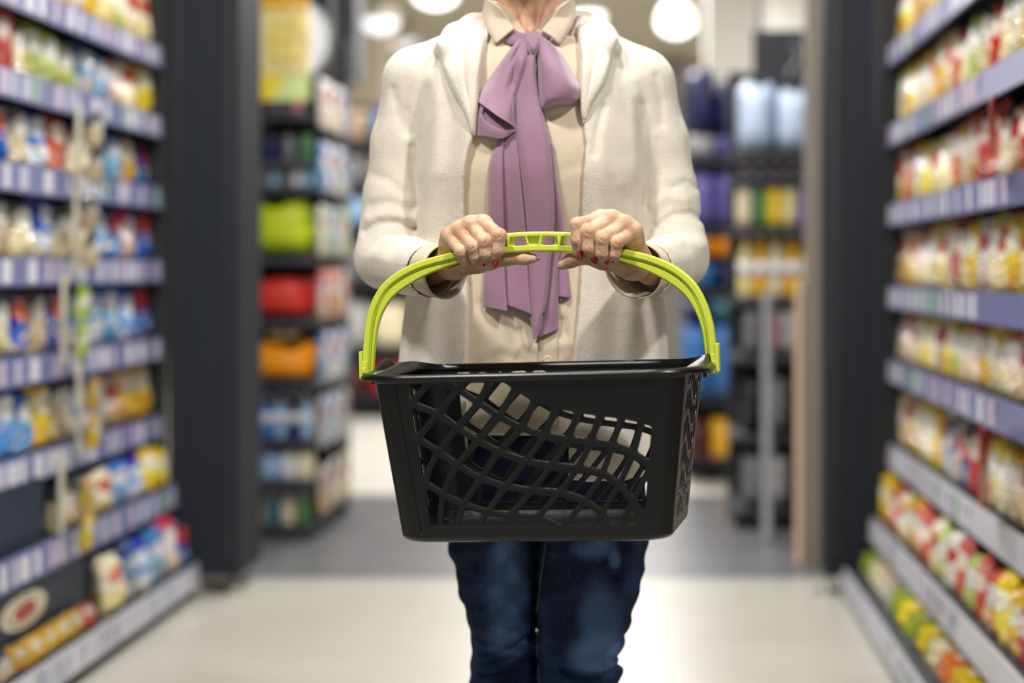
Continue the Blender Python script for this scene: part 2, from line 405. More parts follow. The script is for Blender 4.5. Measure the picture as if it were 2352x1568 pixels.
# the world-space child trick: shelves are parented to the unit; rails and tags to the shelf, all with geometry in world coordinates
shelving(-1, zL, -1.556, -2.02, 3.45, 5.485, -1.436, 3.6)
shelving(1, zR, .79, 1.25, 2.95, 5.485, .643, 3.1)
for o, p in bpyfix:
    bpy.context.view_layer.update(); break
for o, p in bpyfix:
    o.parent = p; o.matrix_parent_inverse = Matrix(); 
def level_word(k): return ('top', 'second', 'third', 'fourth', 'fifth', 'sixth', 'seventh', 'bottom')[k]
DL = [  # colours along each left level, starting at the dark end panel
 'cream cream green cream gold white cream cream nuts white cream red nuts cream',
 'gold cream rose sky blue green green green nuts red red white white red',
 'navy gold sky cream nuts red blue nuts navy navy sky nuts blue navy',
 'navy rose navy sky cream nuts blue nuts nuts navy nuts nuts sky nuts',
 'navy sky sky blue blue navy nuts navy nuts navy red nuts nuts blue',
 'gold gold cream sky blue nuts gold sky sky navy gold sky sky blue',
 'gold gold blue sky cream nuts nuts nuts nuts nuts cream nuts cream',
 'navy rose sky blue blue cream nuts gold gold red gold red white red']
DR = ['gold gold cream gold cream cream gold cream cream green gold cream',
 'yellow gold gold yellow yellow cream gold cream red nuts green nuts red nuts',
 'cream red cream yellow gold cream yellow nuts red yellow orange red red nuts',
 'cream gold cream rose yellow yellow cream yellow red nuts gold white yellow',
 'yellow rose cream yellow gold yellow cream gold green yellow rose gold yellow',
 'yellow cream gold yellow yellow gold cream blue white navy red red yellow yellow',
 'gold gold red cream yellow gold orange red cream green white red green red orange',
 'green cream yellow yellow green yellow green yellow orange gold gold orange yellow gold']
COS = {}
def place(me, key, nm, xfront, s, ytop, z, rz, scl, tilt, lab, grp):
    """stand a packet on the shelf just clear of its neighbour and of the rail"""
    if me.name not in COS:
        c = np.empty(len(me.vertices)*3); me.vertices.foreach_get('co', c); COS[me.name] = c.reshape(-1, 3)
    M = np.array(Euler((tilt, 0, rz)).to_matrix()); q = (COS[me.name]*np.array(scl)) @ M.T
    lo, hi = q.min(0), q.max(0)
    lx = xfront-(hi[0] if s > 0 else lo[0])
    pack(me, key, nm, (lx, ytop-hi[1], z-lo[2]+.0008), rz, scl, tilt, lab, grp)
    return ytop-hi[1]+lo[1]-.001, lx
def fill(side, k, z, cols, x, y1, ymin, hgt, depth2):
    cols = cols.split(); y = y1-.045; i = 0; s = -side; rowx = x-s*.013; yb_ = y
    uname = 'left' if side < 0 else 'right'
    while y > ymin:
        key = cols[i % len(cols)]; tall = side > 0 or random.random() < .25
        me = random.choice(TALL if tall else BAGS); bw = .115 if tall else .15
        h = hgt*random.uniform(.86, 1.04); sw = random.uniform(.85, 1.05)
        if key == 'red' and side < 0 and k == 1: me = BLOCK; h = hgt*1.02; bw = .12
        mh = {True: .21, False: .20}[tall] if me is not BLOCK else .17
        rz = (PI/2 if side < 0 else -PI/2)+random.uniform(-.13, .13)
        zz = z+.026
        desc = R_[key][0]
        nm = 'carton' if me is BLOCK else 'snack_packet'
        lab = '%s %s, %s from the dark end panel, %s shelf, %s unit' % (desc, 'carton' if me is BLOCK else 'packet', ORD[min(i, 27)], level_word(k), uname)
        y, xb_ = place(me, key, nm, rowx, s, y, zz-.0015, rz, (sw, 1.0, h/mh), random.uniform(-.10, .02), lab,
             'packets on the %s shelf of the %s unit' % (level_word(k), uname))
        if depth2 and random.random() < .85:
            lab = '%s packet, back row, %s from the dark panel, %s shelf, %s unit' % (desc, ORD[min(i, 27)], level_word(k), uname)
            yb_, q_ = place(me, key, nm, rowx-s*.112, s, yb_, zz-.0015, rz, (sw, 1.0, h/mh*.97), random.uniform(-.08, .0), lab,
                 'packets in the back rows of the %s unit' % uname)
        y -= random.choice((.001, .002, .003, .012)); i += 1
for k in range(8):
    hg = {0: .2, 1: .172, 2: .178, 3: .182, 4: .195, 5: .195, 6: .142, 7: .18}[k]
    fill(-1, k, zL[k], DL[k], -1.556 if k < 6 else -1.508 if k == 6 else -1.436, 5.52, 3.75 if k < 6 else 4.52 if k == 6 else 4.72, hg, k >= 4)
    hg = {0: .21, 1: .205, 2: .20, 3: .21, 4: .185, 5: .202, 6: .158, 7: .1}[k]
    if k < 7: fill(1, k, zR[k], DR[k], (.79 if k < 6 else .7312), 5.5, 3.25, hg, k >= 3)

# bottom shelf of the right unit: open shelf-ready cartons of soap bars and pouches lying down
M_card = mat('brown_card', (188, 150, 100), .8, var=.08)
yy = 5.3; i = 0
for key in 'green cream cream white green yellow green yellow cream orange gold gold orange yellow'.split():
    wd = random.uniform(.12, .15)
    o = pack(BLOCK, key, 'soap_pack', (.80, yy, .085+.05), -PI/2, (1.0, 1.0, 1.0), 0,
             '%s pack lying on the bottom right shelf, %s from the dark panel' % (R_[key][0], ORD[i]), 'packs lying on the bottom right shelf')
    o.rotation_euler = Euler((PI/2-.12, 0, -PI/2+random.uniform(-.1, .1))); o.rotation_euler = Euler((PI/2, 0, -PI/2+random.uniform(-.05, .05))); o.location = (.87, yy, .122); o.scale = (wd/.13, 1.3, 1.15)
    yy -= wd+.02; i += 1
# dark blue display trays with an oval emblem on the lower left shelves
M_tray = mat('tray_blue', (8, 32, 54), .5, var=.05)
M_oval1, M_oval2 = mat('oval_cream', (214, 206, 176), .5), mat('oval_red', (150, 52, 50), .5)
def tray(y0, y1, x, z, h, oval, label):
    t = empty('display_tray', (x, (y0+y1)/2, z)); tag(t, label, 'tray', 'dark blue card display trays on the left unit')
    m = MB(); L = y1-y0; n = 14; pts = [(y0, z+.035)]
    pts += [(y0+.04, z+.04)]+[(y0+.06+.10*(1-math.cos(a)) , z+.04+(h-.04)*math.sin(a)) for a in np.linspace(0, PI/2, 7)]+[(y1-.03, z+h), (y1, z+h-.03)]
    k = len(pts)
    for xx in (x, x-.004):
        m.v += [Vector((xx, a, b)) for a, b in pts]+[Vector((xx, a, z)) for a, b in pts]
    for i in range(k-1):
        m.f += [[i, i+k, i+k+1, i+1], [2*k+i, 2*k+i+1, 3*k+i+1, 3*k+i], [i, i+1, 2*k+i+1, 2*k+i]]
    m.build('side_panel', M_tray, t)
    MB().box((x-.16, y0, z), (x, y0+.004, z+.035)).build('front_panel', M_tray, t)
    MB().box((x-.16, y1-.004, z), (x, y1, z+h-.03)).build('back_panel', M_tray, t)
    if oval:
        for r, mm, d in ((1, M_oval1, .001), (.78, M_tray, .002), (.7, M_oval1, .003), (.52, M_oval2, .004)):
            q = MB(); c = (y0+.30, z+h*.66)
            q.v = [Vector((x+d, c[0]+.15*r*math.cos(a), c[1]+.042*r*math.sin(a))) for a in np.linspace(0, 2*PI, 32, endpoint=False)]
            q.v += [v-Vector((.001, 0, 0)) for v in q.v]
            q.f = [list(range(32)), list(range(63, 31, -1))]+[[i, i+32, (i+1) % 32+32, (i+1) % 32] for i in range(32)]
            q.build('oval_emblem', mm, t)
tray(3.86, 4.62, -1.512, .097, .185, True, 'dark blue tray with a red and cream oval emblem, bottom left shelf')
tray(3.9, 4.38, -1.54, .352, .17, False, 'plain dark blue tray on the shelf above the oval emblem tray')
for i in range(10):
    key = random.choice(('red', 'gold', 'nuts', 'red', 'gold', 'white')); r_, c_, l_ = 0, i, 0
    o = pack(random.choice(BAGS), key, 'snack_packet', (-1.472, 3.62+.1*c_, .101), PI/2, (.6, .5, .33), 0,
             'small %s packet heaped on the bottom left shelf, %s from its near end' % (R_[key][0], ORD[i]), 'small packets heaped at the near end of the bottom left shelf')
    o.rotation_euler = Euler((random.uniform(-.28, -.15), random.uniform(-.1, .1), PI/2+random.uniform(-.15, .15)))
# clip strips hanging from the left rails
M_strip = mat('clip_strip', (206, 200, 180), .5)
for i, (y, z0, z1, lean, key) in enumerate(((4.62, 1.27, 1.50, .02, 'nuts'), (4.60, 1.04, 1.27, .0, 'nuts'), (4.50, .80, 1.03, .03, 'green'), (4.62, .55, .80, 0, 'gold'), (4.48, .30, .56, 0, 'gold'))):
    t = empty('clip_strip', (-1.53, y, z1)); tag(t, 'pale hanging strip clipped to the %s price rail of the left unit' % ORD[i+1], 'strip', 'hanging strips on the left unit')
    MB().box((-1.532, y-.018, z0), (-1.529, y+.018, z1)).build('strip', M_strip, t)
    for j in range(2):
        o = pack(random.choice(TALL), key, 'hanging_pouch', (-1.498+.03*(i == 4), y+lean, z0+.01+j*.10), PI/2, (.55, .5, .46), .1, 'small %s pouch on the strip under the %s left rail, %s up' % (R_[key][0].replace('clear and ', ''), ORD[i+1], ORD[j]), 'pouches on the hanging strips')

# red heart-topped shelf talkers that curve out at the near end of the right unit
M_red = mat('red_card', (190, 30, 20), .35)
for z, y, r, lab in ((1.25, 3.62, .10, 'red rounded promotion card standing out on the third shelf, right edge'), (.49, 3.72, .13, 'red rounded promotion card standing out on the sixth shelf, right edge')):
    m = MB(); n = 26; a = np.linspace(-.3, PI+.3, n)
    vs = [(math.cos(t_)*r*.75, math.sin(t_)*r+r*.7) for t_ in a]
    for dy in (0, .006): m.v += [Vector((.74+v[0]*.30, y+dy+v[0]*.95, z+v[1])) for v in vs]
    m.f = [list(range(n)), list(range(2*n-1, n-1, -1))]+[[i, i+n, (i+1) % n+n, (i+1) % n] for i in range(n)]
    tag(m.build('promotion_card', M_red), lab, 'card')

# ---------------------------------------------------------------- displays beyond the aisle
def m_(name, c, r=.45, **k): return mat(name, c, r, **k)
C = {k: m_('bg_'+k, v) for k, v in dict(lime=(186, 206, 30), red=(206, 52, 40), orange=(240, 150, 20), white=(226, 228, 232), blue=(60, 120, 190),
     lblue=(150, 190, 226), yellow=(236, 206, 50), navy=(28, 36, 90), purple=(110, 100, 176), teal=(60, 120, 130), green=(80, 130, 80), brown=(70, 26, 22),
     grey=(120, 122, 128), cream=(226, 214, 180), pink=(214, 140, 150), amber=(226, 170, 40), black=(24, 24, 28), tan=(176, 150, 124), lgrey=(176, 174, 176), paleyellow=(228, 214, 150)).items()}
def sack(name, c, x0, x1, y, z0, z1, d, label, cat='bag', group=None, lump=.02):
    """a filled soft pack: rounded, bulging, with a ruffled top"""
    n, k = 20, 12; vs = []; fs = []; ph = random.uniform(0, 6); z0 += .002; z1 -= lump
    for j in range(k):
        v = j/(k-1); f = min(1, (1-abs(2*v-1)**4))**.5*.9+.1
        for i in range(n):
            a = 2*PI*i/n; ca, sa = math.cos(a), math.sin(a)
            ex = lambda q: math.copysign(abs(q)**.55, q)
            vs.append(((x0+x1)/2+ex(ca)*(x1-x0)/2*(.86+.14*f)+lump*.3*math.sin(5*a+ph), y+d/2+ex(sa)*d/2*f, z0+(z1-z0)*v+(lump*math.sin(3*ca*2+ph) if j > k-3 else 0)))
    for j in range(k-1):
        for i in range(n): fs.append([j*n+i, j*n+(i+1) % n, (j+1)*n+(i+1) % n, (j+1)*n+i])
    fs.append(list(range(n))[::-1]); fs.append([(k-1)*n+i for i in range(n)])
    o = link(name, pymesh(name, vs, fs), c); return tag(o, label, cat, group)
def bottle(c, cap, x, y, z, h, r, label, group, name='bottle'):
    z += .002; t = empty(name, (x, y, z)); tag(t, label, 'bottle', group)
    MB().lathe([(r*.85, 0), (r, .01), (r, h*.3), (r*.93, h*.34), (r, h*.4), (r, h*.62), (r*.5, h*.82), (r*.36, h*.9)], 16).build('bottle_body', c, t, world=False, smooth=True)
    MB().lathe([(r*.42, h*.88), (r*.42, h*.99), (r*.36, h)], 14).build('cap', cap, t, world=False)
    MB().lathe([(r*1.02, h*.36), (r*1.02, h*.58)], 16).build('bottle_label', C['white'] if c != C['white'] else C['blue'], t, world=False, smooth=True)
def jar(c, x, y, z, h, r, label, group, lid='lgrey'):
    z += .002; t = empty('jar', (x, y, z)); tag(t, label, 'jar', group)
    MB().lathe([(r*.9, 0), (r, .006), (r, h*.75), (r*.8, h*.85)], 16).build('jar_body', c, t, world=False, smooth=True)
    MB().lathe([(r*.86, h*.83), (r*.86, h), (r*.8, h*1.01)], 16).build('lid', C[lid], t, world=False)
def rack(name, x0, x1, y0, y1, zt, shelves, label, m=None, ends=True):
    t = empty(name, ((x0+x1)/2, y0, 0)); tag(t, label, 'shelf'); m = m or M_back
    MB().box((x0, y1-.03, 0), (x1, y1, zt)).build('back_panel', m, t)
    for xx in (x0, x1-.025): MB().box((xx, y1-.08, 0), (xx+.025, y1-.03, zt)).build('upright', M_dark2, t)
    for z in shelves:
        MB().box((x0, y0, z-.03), (x1, y1-.03, z)).build('shelf', M_board, t)
    return t
GL = 'goods on the end display left of the shopper'
lv = [.05, .215, .385, .612, .855, 1.10, 1.375, 1.475, 1.66]
rack('end_display', -1.60, -1.29, 6.62, 7.1, 2.5, lv, 'dark end-of-aisle display with coloured packs, left of the shopper')
sack('soft_pack', C['lime'], -1.56, -1.31, 6.63, 1.10, 1.34, .3, 'big lime green soft pack on the end display left of the shopper', group=GL)
sack('soft_pack', C['red'], -1.56, -1.31, 6.63, .855, 1.03, .3, 'red soft pack below the lime green one', group=GL, lump=.012)
sack('soft_pack', C['orange'], -1.57, -1.30, 6.63, .612, .775, .3, 'orange soft pack below the red one', group=GL)
sack('pouch', C['paleyellow'], -1.48, -1.36, 6.66, .778, .822, .12, 'pale yellow pouch lying on top of the orange pack', group=GL)
for i in range(5):
    bottle((C['teal'], C['blue'], C['lblue'], C['navy'], C['lblue'])[i], C['white'], -1.53+.052*i, 6.69, .385, .17, .024, ('teal', 'blue', 'pale blue', 'dark blue', 'light blue')[i]+' bottle under the orange pack, %s from the left' % ORD[i], GL)
for i in range(4):
    sack('pouch', (C['white'], C['lblue'], C['white'], C['cream'])[i], -1.55+.064*i, -1.49+.064*i, 6.64, .215, .345, .12, ('white', 'pale blue', 'plain white', 'cream')[i]+' pouch on the lower display shelf, %s from the left' % ORD[i], group=GL, lump=.006)
for i in range(4):
    jar((C['paleyellow'], C['teal'], C['cream'], C['green'])[i], -1.52+.062*i, 6.69, .05, .12, .028, ('pale yellow', 'teal', 'cream', 'green')[i]+' jar on the lowest display shelf, %s from the left' % ORD[i], GL)
for i in range(6):
    jar((C['lgrey'], C['grey'], C['lblue'], C['grey'], C['white'], C['lblue'])[i], -1.54+.045*i, 6.68, 1.375, .064, .02, 'small glass jar above the lime green pack, %s from the left' % ORD[i], GL)
for i in range(4):
    jar((C['grey'], C['navy'], C['grey'], C['green'])[i], -1.54+.07*i, 6.72, 1.475, .12, .026, ('dark grey', 'navy', 'grey', 'green')[i]+' jar in the shade under the signs, %s from the left' % ORD[i], GL, 'black')
for i in range(3):
    jar((C['white'], C['grey'], C['pink'])[i], -1.54+.085*i, 6.69, 1.66, .1, .03, ('white round', 'grey', 'dull pink')[i]+' jar just below the yellow sign', GL)
for i in range(3):
    bottle(C['amber'], C['cream'], -1.555, 6.66+.02*i, 1.76+.14*i, .13, .022, 'amber bottle beside the yellow sign, %s from the bottom' % ORD[i], GL)
# round sign with a square yellow panel
t = empty('round_sign', (-1.37, 6.6, 1.92)); tag(t, 'round white sign with a square yellow panel above the end display', 'sign')
def disc(cx, cz, r, y, dy, n=48):
    m = MB(); m.v = [Vector((cx+r*math.cos(a), y, cz+r*math.sin(a))) for a in np.linspace(0, 2*PI, n, endpoint=False)]
    m.v += [v+Vector((0, dy, 0)) for v in m.v]; m.f = [list(range(n)), list(range(2*n-1, n-1, -1))]+[[i, i+n, (i+1) % n+n, (i+1) % n] for i in range(n)]
    return m
disc(-1.385, 1.935, .178, 6.60, .012).build('sign_rim', C['grey'], t)
disc(-1.385, 1.935, .162, 6.588, .012).build('sign_face', C['white'], t)
MB().box((-1.495, 6.574, 1.80), (-1.295, 6.586, 2.10)).build('yellow_panel', C['paleyellow'], t)
MB().box((-1.495, 6.570, 2.055), (-1.295, 6.574, 2.10)).build('yellow_band', C['amber'], t)
g = MB(); 
for a, b in (((-1.43, 1.86), (-1.418, 2.00)), ((-1.362, 1.86), (-1.350, 2.00)), ((-1.43, 1.988), (-1.35, 2.0)), ((-1.43, 1.924), (-1.35, 1.936)), ((-1.43, 1.86), (-1.35, 1.872))):
    g.box((a[0], 6.568, a[1]), (b[0], 6.574, b[1]))
g.build('square_glyph', C['yellow'], t)
ring = MB(); ra = np.linspace(-1.2, 1.2, 16)
for i in range(15):
    for r in (0,): ring.tube([(-1.39+.095*math.cos(ra[i]), 6.571, 1.93+.1*math.sin(ra[i])), (-1.39+.095*math.cos(ra[i+1]), 6.571, 1.93+.1*math.sin(ra[i+1]))], .004, 6)
ring.build('curved_line', C['yellow'], t)
MB().tube([(-1.385, 6.606, 1.78), (-1.385, 6.606, 1.665)], .008, 8).build('sign_post', C['grey'], t)
t = empty('shelf_sign', (-1.38, 6.6, 1.71)); tag(t, 'green and yellow rectangular promotion sign under the round sign', 'sign')
MB().box((-1.49, 6.572, 1.70), (-1.29, 6.582, 1.795)).build('sign_face', m_('bg_palegreen', (206, 222, 150)), t)
m = MB(); m.v = [Vector(v) for v in ((-1.49, 6.570, 1.70), (-1.44, 6.570, 1.70), (-1.38, 6.570, 1.795), (-1.49, 6.570, 1.795), (-1.49, 6.572, 1.70), (-1.44, 6.572, 1.70), (-1.38, 6.572, 1.795), (-1.49, 6.572, 1.795))]
m.f = [[0, 1, 2, 3], [7, 6, 5, 4], [0, 4, 5, 1], [1, 5, 6, 2], [2, 6, 7, 3], [3, 7, 4, 0]]; m.build('yellow_flash', C['yellow'], t)
# the gondola side that runs back from the end display
GS = 'packs on the receding shelf behind the end display'
rack('gondola', -1.60, -1.285, 7.12, 7.45, 2.05, [.08, .35, .6, .85, 1.1, 1.35, 1.6], 'shelving run receding behind the end display left of the shopper')
for k, z in enumerate((.08, .35, .6, .85, 1.1, 1.35, 1.6)):
    for j in range(5):
        key = (('cream', 'nuts', 'white', 'nuts', 'cream'), ('white', 'sky', 'white', 'blue', 'white'), ('sky', 'white', 'blue', 'white', 'sky'), ('rose', 'red', 'orange', 'red', 'white'),
               ('white', 'green', 'sky', 'white', 'green'), ('sky', 'white', 'sky', 'white', 'blue'), ('white', 'white', 'nuts', 'white', 'sky'))[k][j]
        pack(random.choice(TALL), key, 'household_pack', (-1.266, 6.70+.125*j, z), PI/2, (1.0, .45, .95), 0, '%s pack behind the end display, level %s, %s back' % (R_[key][0], ('one', 'two', 'three', 'four', 'five', 'six', 'seven')[k], ORD[j]), GS)
for k, z in enumerate((.08, .35, .6, .85, 1.1, 1.35, 1.6)):
    pass
# far rack between the end display and the shopper
GF = 'boxes on the far rack beside the shopper on the left'
rack('far_rack', -2.25, -1.35, 12.0, 12.5, 2.25, [.15, .48, .95, 1.35, 1.62, 1.93], 'far shelving seen just left of the sleeve')
for k, (z, hh, cs) in enumerate(((.15, .25, ('brown', 'red', 'grey')), (.48, .35, ('lgrey', 'cream', 'lgrey')), (.95, .3, ('grey', 'navy', 'brown')), (1.35, .235, ('lblue', 'blue', 'lblue')), (1.62, .26, ('grey', 'yellow', 'yellow')), (1.93, .25, ('tan', 'blue', 'blue')))):
    for j, cc in enumerate(cs):
        sack('carton', C[cc], -2.2+.27*j, -1.945+.27*j, 12.02, z, z+hh, .3, '%s carton on the far rack, %s level up, %s from the left' % (dict(lgrey='light grey', lblue='pale blue').get(cc, cc), ORD[k], ORD[j]), 'carton', GF, .004)
# right side: tall stack of water and drinks
GR = 'drinks and packs on the display right of the shopper'
rack('drinks_display', .36, .70, 6.9, 7.4, 1.9, [.08, .38, .70, .935, 1.215, 1.43, 1.525], 'display stand of drinks right of the shopper')
for j in range(2):
    for q in range(2):
        bottle(C['lblue'], C['white'], .435+.15*j, 6.98, 1.525, .30-.02*j, .068, '', '') if False else None
    sack('water_pack', m_('water_film%d' % j, (190, 210, 236), .25), .385+.155*j, .53+.155*j, 6.9, 1.525, 1.825-.03*j, .25, ('left' if j == 0 else 'right')+' pale blue wrapped pack of water bottles on top of the display', 'pack', GR, .012)
for j in range(5): bottle((C['brown'], C['black'], C['brown'], C['brown'], C['navy'])[j], C['red'], .41+.062*j, 6.97, 1.43, .061, .02, 'small dark brown bottle under the water packs, %s from the left' % ORD[j], GR)
for j in range(5):
    cc = ('cream', 'green', 'yellow', 'paleyellow', 'purple')[j]
    sack('pouch', C[cc], .375+.062*j, .433+.062*j, 6.92, 1.215, 1.39, .1, '%s pouch on the middle of the drinks display, %s from the left' % (cc.replace('paley', 'pale y'), ORD[j]), group=GR, lump=.006)
for j in range(5): bottle((C['paleyellow'], C['amber'], C['cream'], C['amber'], C['yellow'])[j], C['amber'], .41+.062*j, 6.95, .935, .243, .029, 'yellow bottle with amber cap on the drinks display, %s from the left' % ORD[j], GR)
for j in range(4):
    cc = ('grey', 'pink', 'lgrey', 'pink')[j]
    sack('pouch', C[cc], .40+.075*j, .47+.075*j, 6.92, .70, .90, .15, '%s pouch on the drinks display below the yellow bottles, %s from the left' % (dict(lgrey='light grey').get(cc, cc), ORD[j]), group=GR, lump=.006)
for j in range(3):
    cc = ('black', 'grey', 'black')[j]
    sack('carton', C[cc], .40+.1*j, .49+.1*j, 6.92, .38, .62, .2, '%s carton low on the drinks display, %s from the left' % (cc, ORD[j]), 'carton', GR, .004)
for j in range(3):
    cc = ('grey', 'lgrey', 'navy')[j]
    sack('carton', C[cc], .40+.1*j, .49+.1*j, 6.92, .08, .3, .2, '%s carton at the foot of the drinks display, %s from the left' % (dict(lgrey='light grey').get(cc, cc), ORD[j]), 'carton', GR, .004)
t = empty('hanging_sign', (.56, 7.0, 2.0)); tag(t, 'dark square sign with grey markings above the water packs', 'sign')
m = MB().box((.445, 6.99, 1.80), (.69, 7.01, 2.03)); m.build('sign_face', m_('sign_black', (40, 40, 48), .5), t, bevel=.008)
MB().tube([(.60, 6.985, 1.98), (.63, 6.985, 1.94), (.625, 6.985, 1.9), (.60, 6.985, 1.87), (.585, 6.985, 1.83)], .010, 8).tube([(.63, 6.985, 1.86), (.65, 6.985, 1.83)], .008, 8).build('sign_marking', C['grey'], t)
for xx in (.47, .66): MB().tube([(xx, 7.0, 2.02), (xx, 7.0, 3.62)], .004, 6).build('hanging_wire', M_dark2, t)
for (px, y, z0, z1, r, mm, nm, lab) in ((1762, 6.6, 0, .95, .02, 'grey', 'post', 'grey upright post in front of the drinks display'), (1836, 6.1, .0, 1.0, .016, 'tan', 'post', 'tan wooden post near the right end panel')):
    x = (px-VX)*y/FPX
    tag(MB().lathe([(r*1.8, z0), (r*1.8, z0+.01), (r, z0+.02), (r, z1), (r*.6, z1+.01)], 14, c=(x, y, 0)).build(nm, C[mm], smooth=True), lab, 'post')
x0 = (1852-VX)*6.0/FPX
struct('trim_1', MB().box((x0, 6.0, 0), (x0+.05, 6.1, 2.9)), mat('pale_trim', (136, 128, 118), .6))
# blue and purple stacks behind, between shopper and drinks display
GB = 'stacked packs behind the shopper on the right'
rack('stack_rack', .20, .52, 8.36, 8.8, 1.95, [.12, .42, .95, 1.25, 1.6], 'dark rack of blue and purple packs behind the shopper on the right')
for k, (z, hh, cs) in enumerate(((.12, .2, ('brown', 'amber')), (.42, .38, ('blue', 'blue')), (.805, .105, ('navy', 'teal')), (.952, .145, ('blue', 'navy')), (1.10, .115, ('orange', 'orange')), (1.252, .28, ('purple', 'purple')), (1.6, .115, ('lgrey', 'purple')), (1.72, .32, ('navy', 'navy')))):
    for j, cc in enumerate(cs):
        x = .215+.14*j-(.03 if k < 3 else 0); zz = z
        sack('carton', C[cc], x, x+.135, 8.34-(.06 if k < 3 else 0), zz, zz+hh-(.06*j if k == 7 else 0), .25, '%s pack in the rack behind the shopper on the right, %s level up, %s' % (dict(lgrey='light grey').get(cc, cc), ORD[k], ('inner', 'outer')[j]), 'carton', GB, .008)
# ---------------------------------------------------------------- the shopping basket
BLOC = Vector((-.132, 2.352, .7015)); BROT = Euler((0, math.radians(-1.7), math.radians(-8)))
bk = empty('shopping_basket', BLOC, BROT)
tag(bk, 'black plastic shopping basket with lime green handle held up by the shopper', 'basket')
BM = Matrix.Translation(BLOC) @ BROT.to_matrix().to_4x4(); BMI = BM.inverted()
def on_basket(px, py):           # where the sight line meets the handle's own plane, in basket coordinates
    a = BMI @ Vector((0, 0, HC)); b = BMI @ P(px, py, 2.0); d = b-a; q = a+d*(-a.y/d.y); return q
M_blk = mat('black_plastic', (15, 15, 17), .28, bump=.12, bscale=900, bdist=.0004, spec=.45, var=.08, vscale=30)
M_lime = mat('lime_plastic', (212, 226, 74), .33, spec=.5, var=.03)
BH = .210
def half(v): t_ = v/BH; return .182+.026*t_, .112+.020*t_
RC = .034
LF, LS, LCn = .346, .205, RC*PI/2
segs = [('f', LF), ('c', LCn), ('r', LS), ('c', LCn), ('b', LF), ('c', LCn), ('l', LS), ('c', LCn)]
def pt(u, v, w_):
    hx, hy = half(v); fx, fy = hx-RC, hy-RC; k = 0
    while k < 7 and u > segs[k][1]: u -= segs[k][1]; k += 1
    t_ = min(max(u/segs[k][1], 0), 1); e = RC+w_
    if k == 0: return (-fx+2*fx*t_, -hy-w_, v)
    if k == 1: a = -PI/2+t_*PI/2; return (fx+e*math.cos(a), -fy+e*math.sin(a), v)
    if k == 2: return (hx+w_, -fy+2*fy*t_, v)
    if k == 3: a = t_*PI/2; return (fx+e*math.cos(a), fy+e*math.sin(a), v)
    if k == 4: return (fx-2*fx*t_, hy+w_, v)
    if k == 5: a = PI/2+t_*PI/2; return (-fx+e*math.cos(a), fy+e*math.sin(a), v)
    if k == 6: return (-hx-w_, fy-2*fy*t_, v)
    a = PI+t_*PI/2; return (-fx+e*math.cos(a), -fy+e*math.sin(a), v)
B0 = [(980, 345), (1050, 398), (1160, 455), (1280, 497), (1420, 525), (1560, 545), (1700, 560), (1800, 580), (1885, 606)]
RIBS = [[(560, 330), (690, 395), (810, 470), (935, 552), (1075, 622), (1215, 662), (1365, 687), (1510, 702), (1650, 722), (1780, 768), (1890, 838)],
 [(385, 478), (555, 543), (670, 622), (795, 703), (930, 768), (1095, 822), (1260, 848), (1430, 862), (1590, 893), (1700, 963), (1800, 1062), (1895, 1180)],
 [(400, 683), (540, 773), (657, 852), (800, 930), (960, 978), (1130, 1002), (1312, 1014), (1480, 1063), (1597, 1145), (1650, 1220)],
 [(420, 955), (545, 1033), (678, 1090), (832, 1138), (985, 1157), (1168, 1170), (1300, 1218)],
 [(530, 345), (395, 485)], [(760, 330), (690, 395), (557, 545), (395, 712)],
 [(890, 335), (810, 475), (670, 625), (540, 775), (460, 895), (425, 1000)],
 [(1040, 385), (935, 555), (795, 705), (655, 855), (545, 1035), (500, 1235)],
 [(1155, 455), (1075, 620), (930, 770), (800, 933), (680, 1090), (615, 1235)],
 [(1285, 495), (1220, 660), (1095, 825), (960, 980), (832, 1140), (765, 1235)],
 [(1420, 525), (1365, 690), (1260, 850), (1130, 1005), (985, 1157), (925, 1235)],
 [(1555, 545), (1510, 702), (1430, 862), (1312, 1015), (1170, 1170), (1120, 1235)],
 [(1690, 560), (1645, 720), (1590, 895), (1480, 1065), (1335, 1235)],
 [(1815, 585), (1780, 770), (1700, 965), (1597, 1148), (1640, 1235)], [(1597, 1148), (1540, 1235)],
 [(1895, 850), (1800, 1062), (1725, 1235)], [(1800, 1062), (1865, 1235)]]
PW, PH = .329, .1885
def p2(c):                       # trace of the front lattice to metres on the panel
    x, y = c; xl = 388+(y-365)*.06; fx = (x-xl)/(1883-xl); yt = 365-50*(x-388)/1492; yb = 1225-25*(x-440)/1450
    return fx*PW, (1-(y-yt)/(yb-yt))*PH
def d2(px_, py_, pts):
    best = np.full(px_.shape, 9.0, np.float32)
    for a, b in zip(pts[:-1], pts[1:]):
        ab = (b[0]-a[0], b[1]-a[1]); L = ab[0]**2+ab[1]**2+1e-12
        t_ = np.clip(((px_-a[0])*ab[0]+(py_-a[1])*ab[1])/L, 0, 1)
        best = np.minimum(best, np.hypot(px_-a[0]-t_*ab[0], py_-a[1]-t_*ab[1]))
    return best
def smin(a, b, k): h = np.clip(.5+.5*(b-a)/k, 0, 1); return b*(1-h)+a*h-k*h*(1-h)
hu = .0009
u = np.arange(0, sum(s[1] for s in segs), hu, dtype=np.float32); v = np.arange(0, BH+hu, hu, dtype=np.float32)
U, V = np.meshgrid(u, v, indexing='ij'); G = np.full(U.shape, -9.0, np.float32)
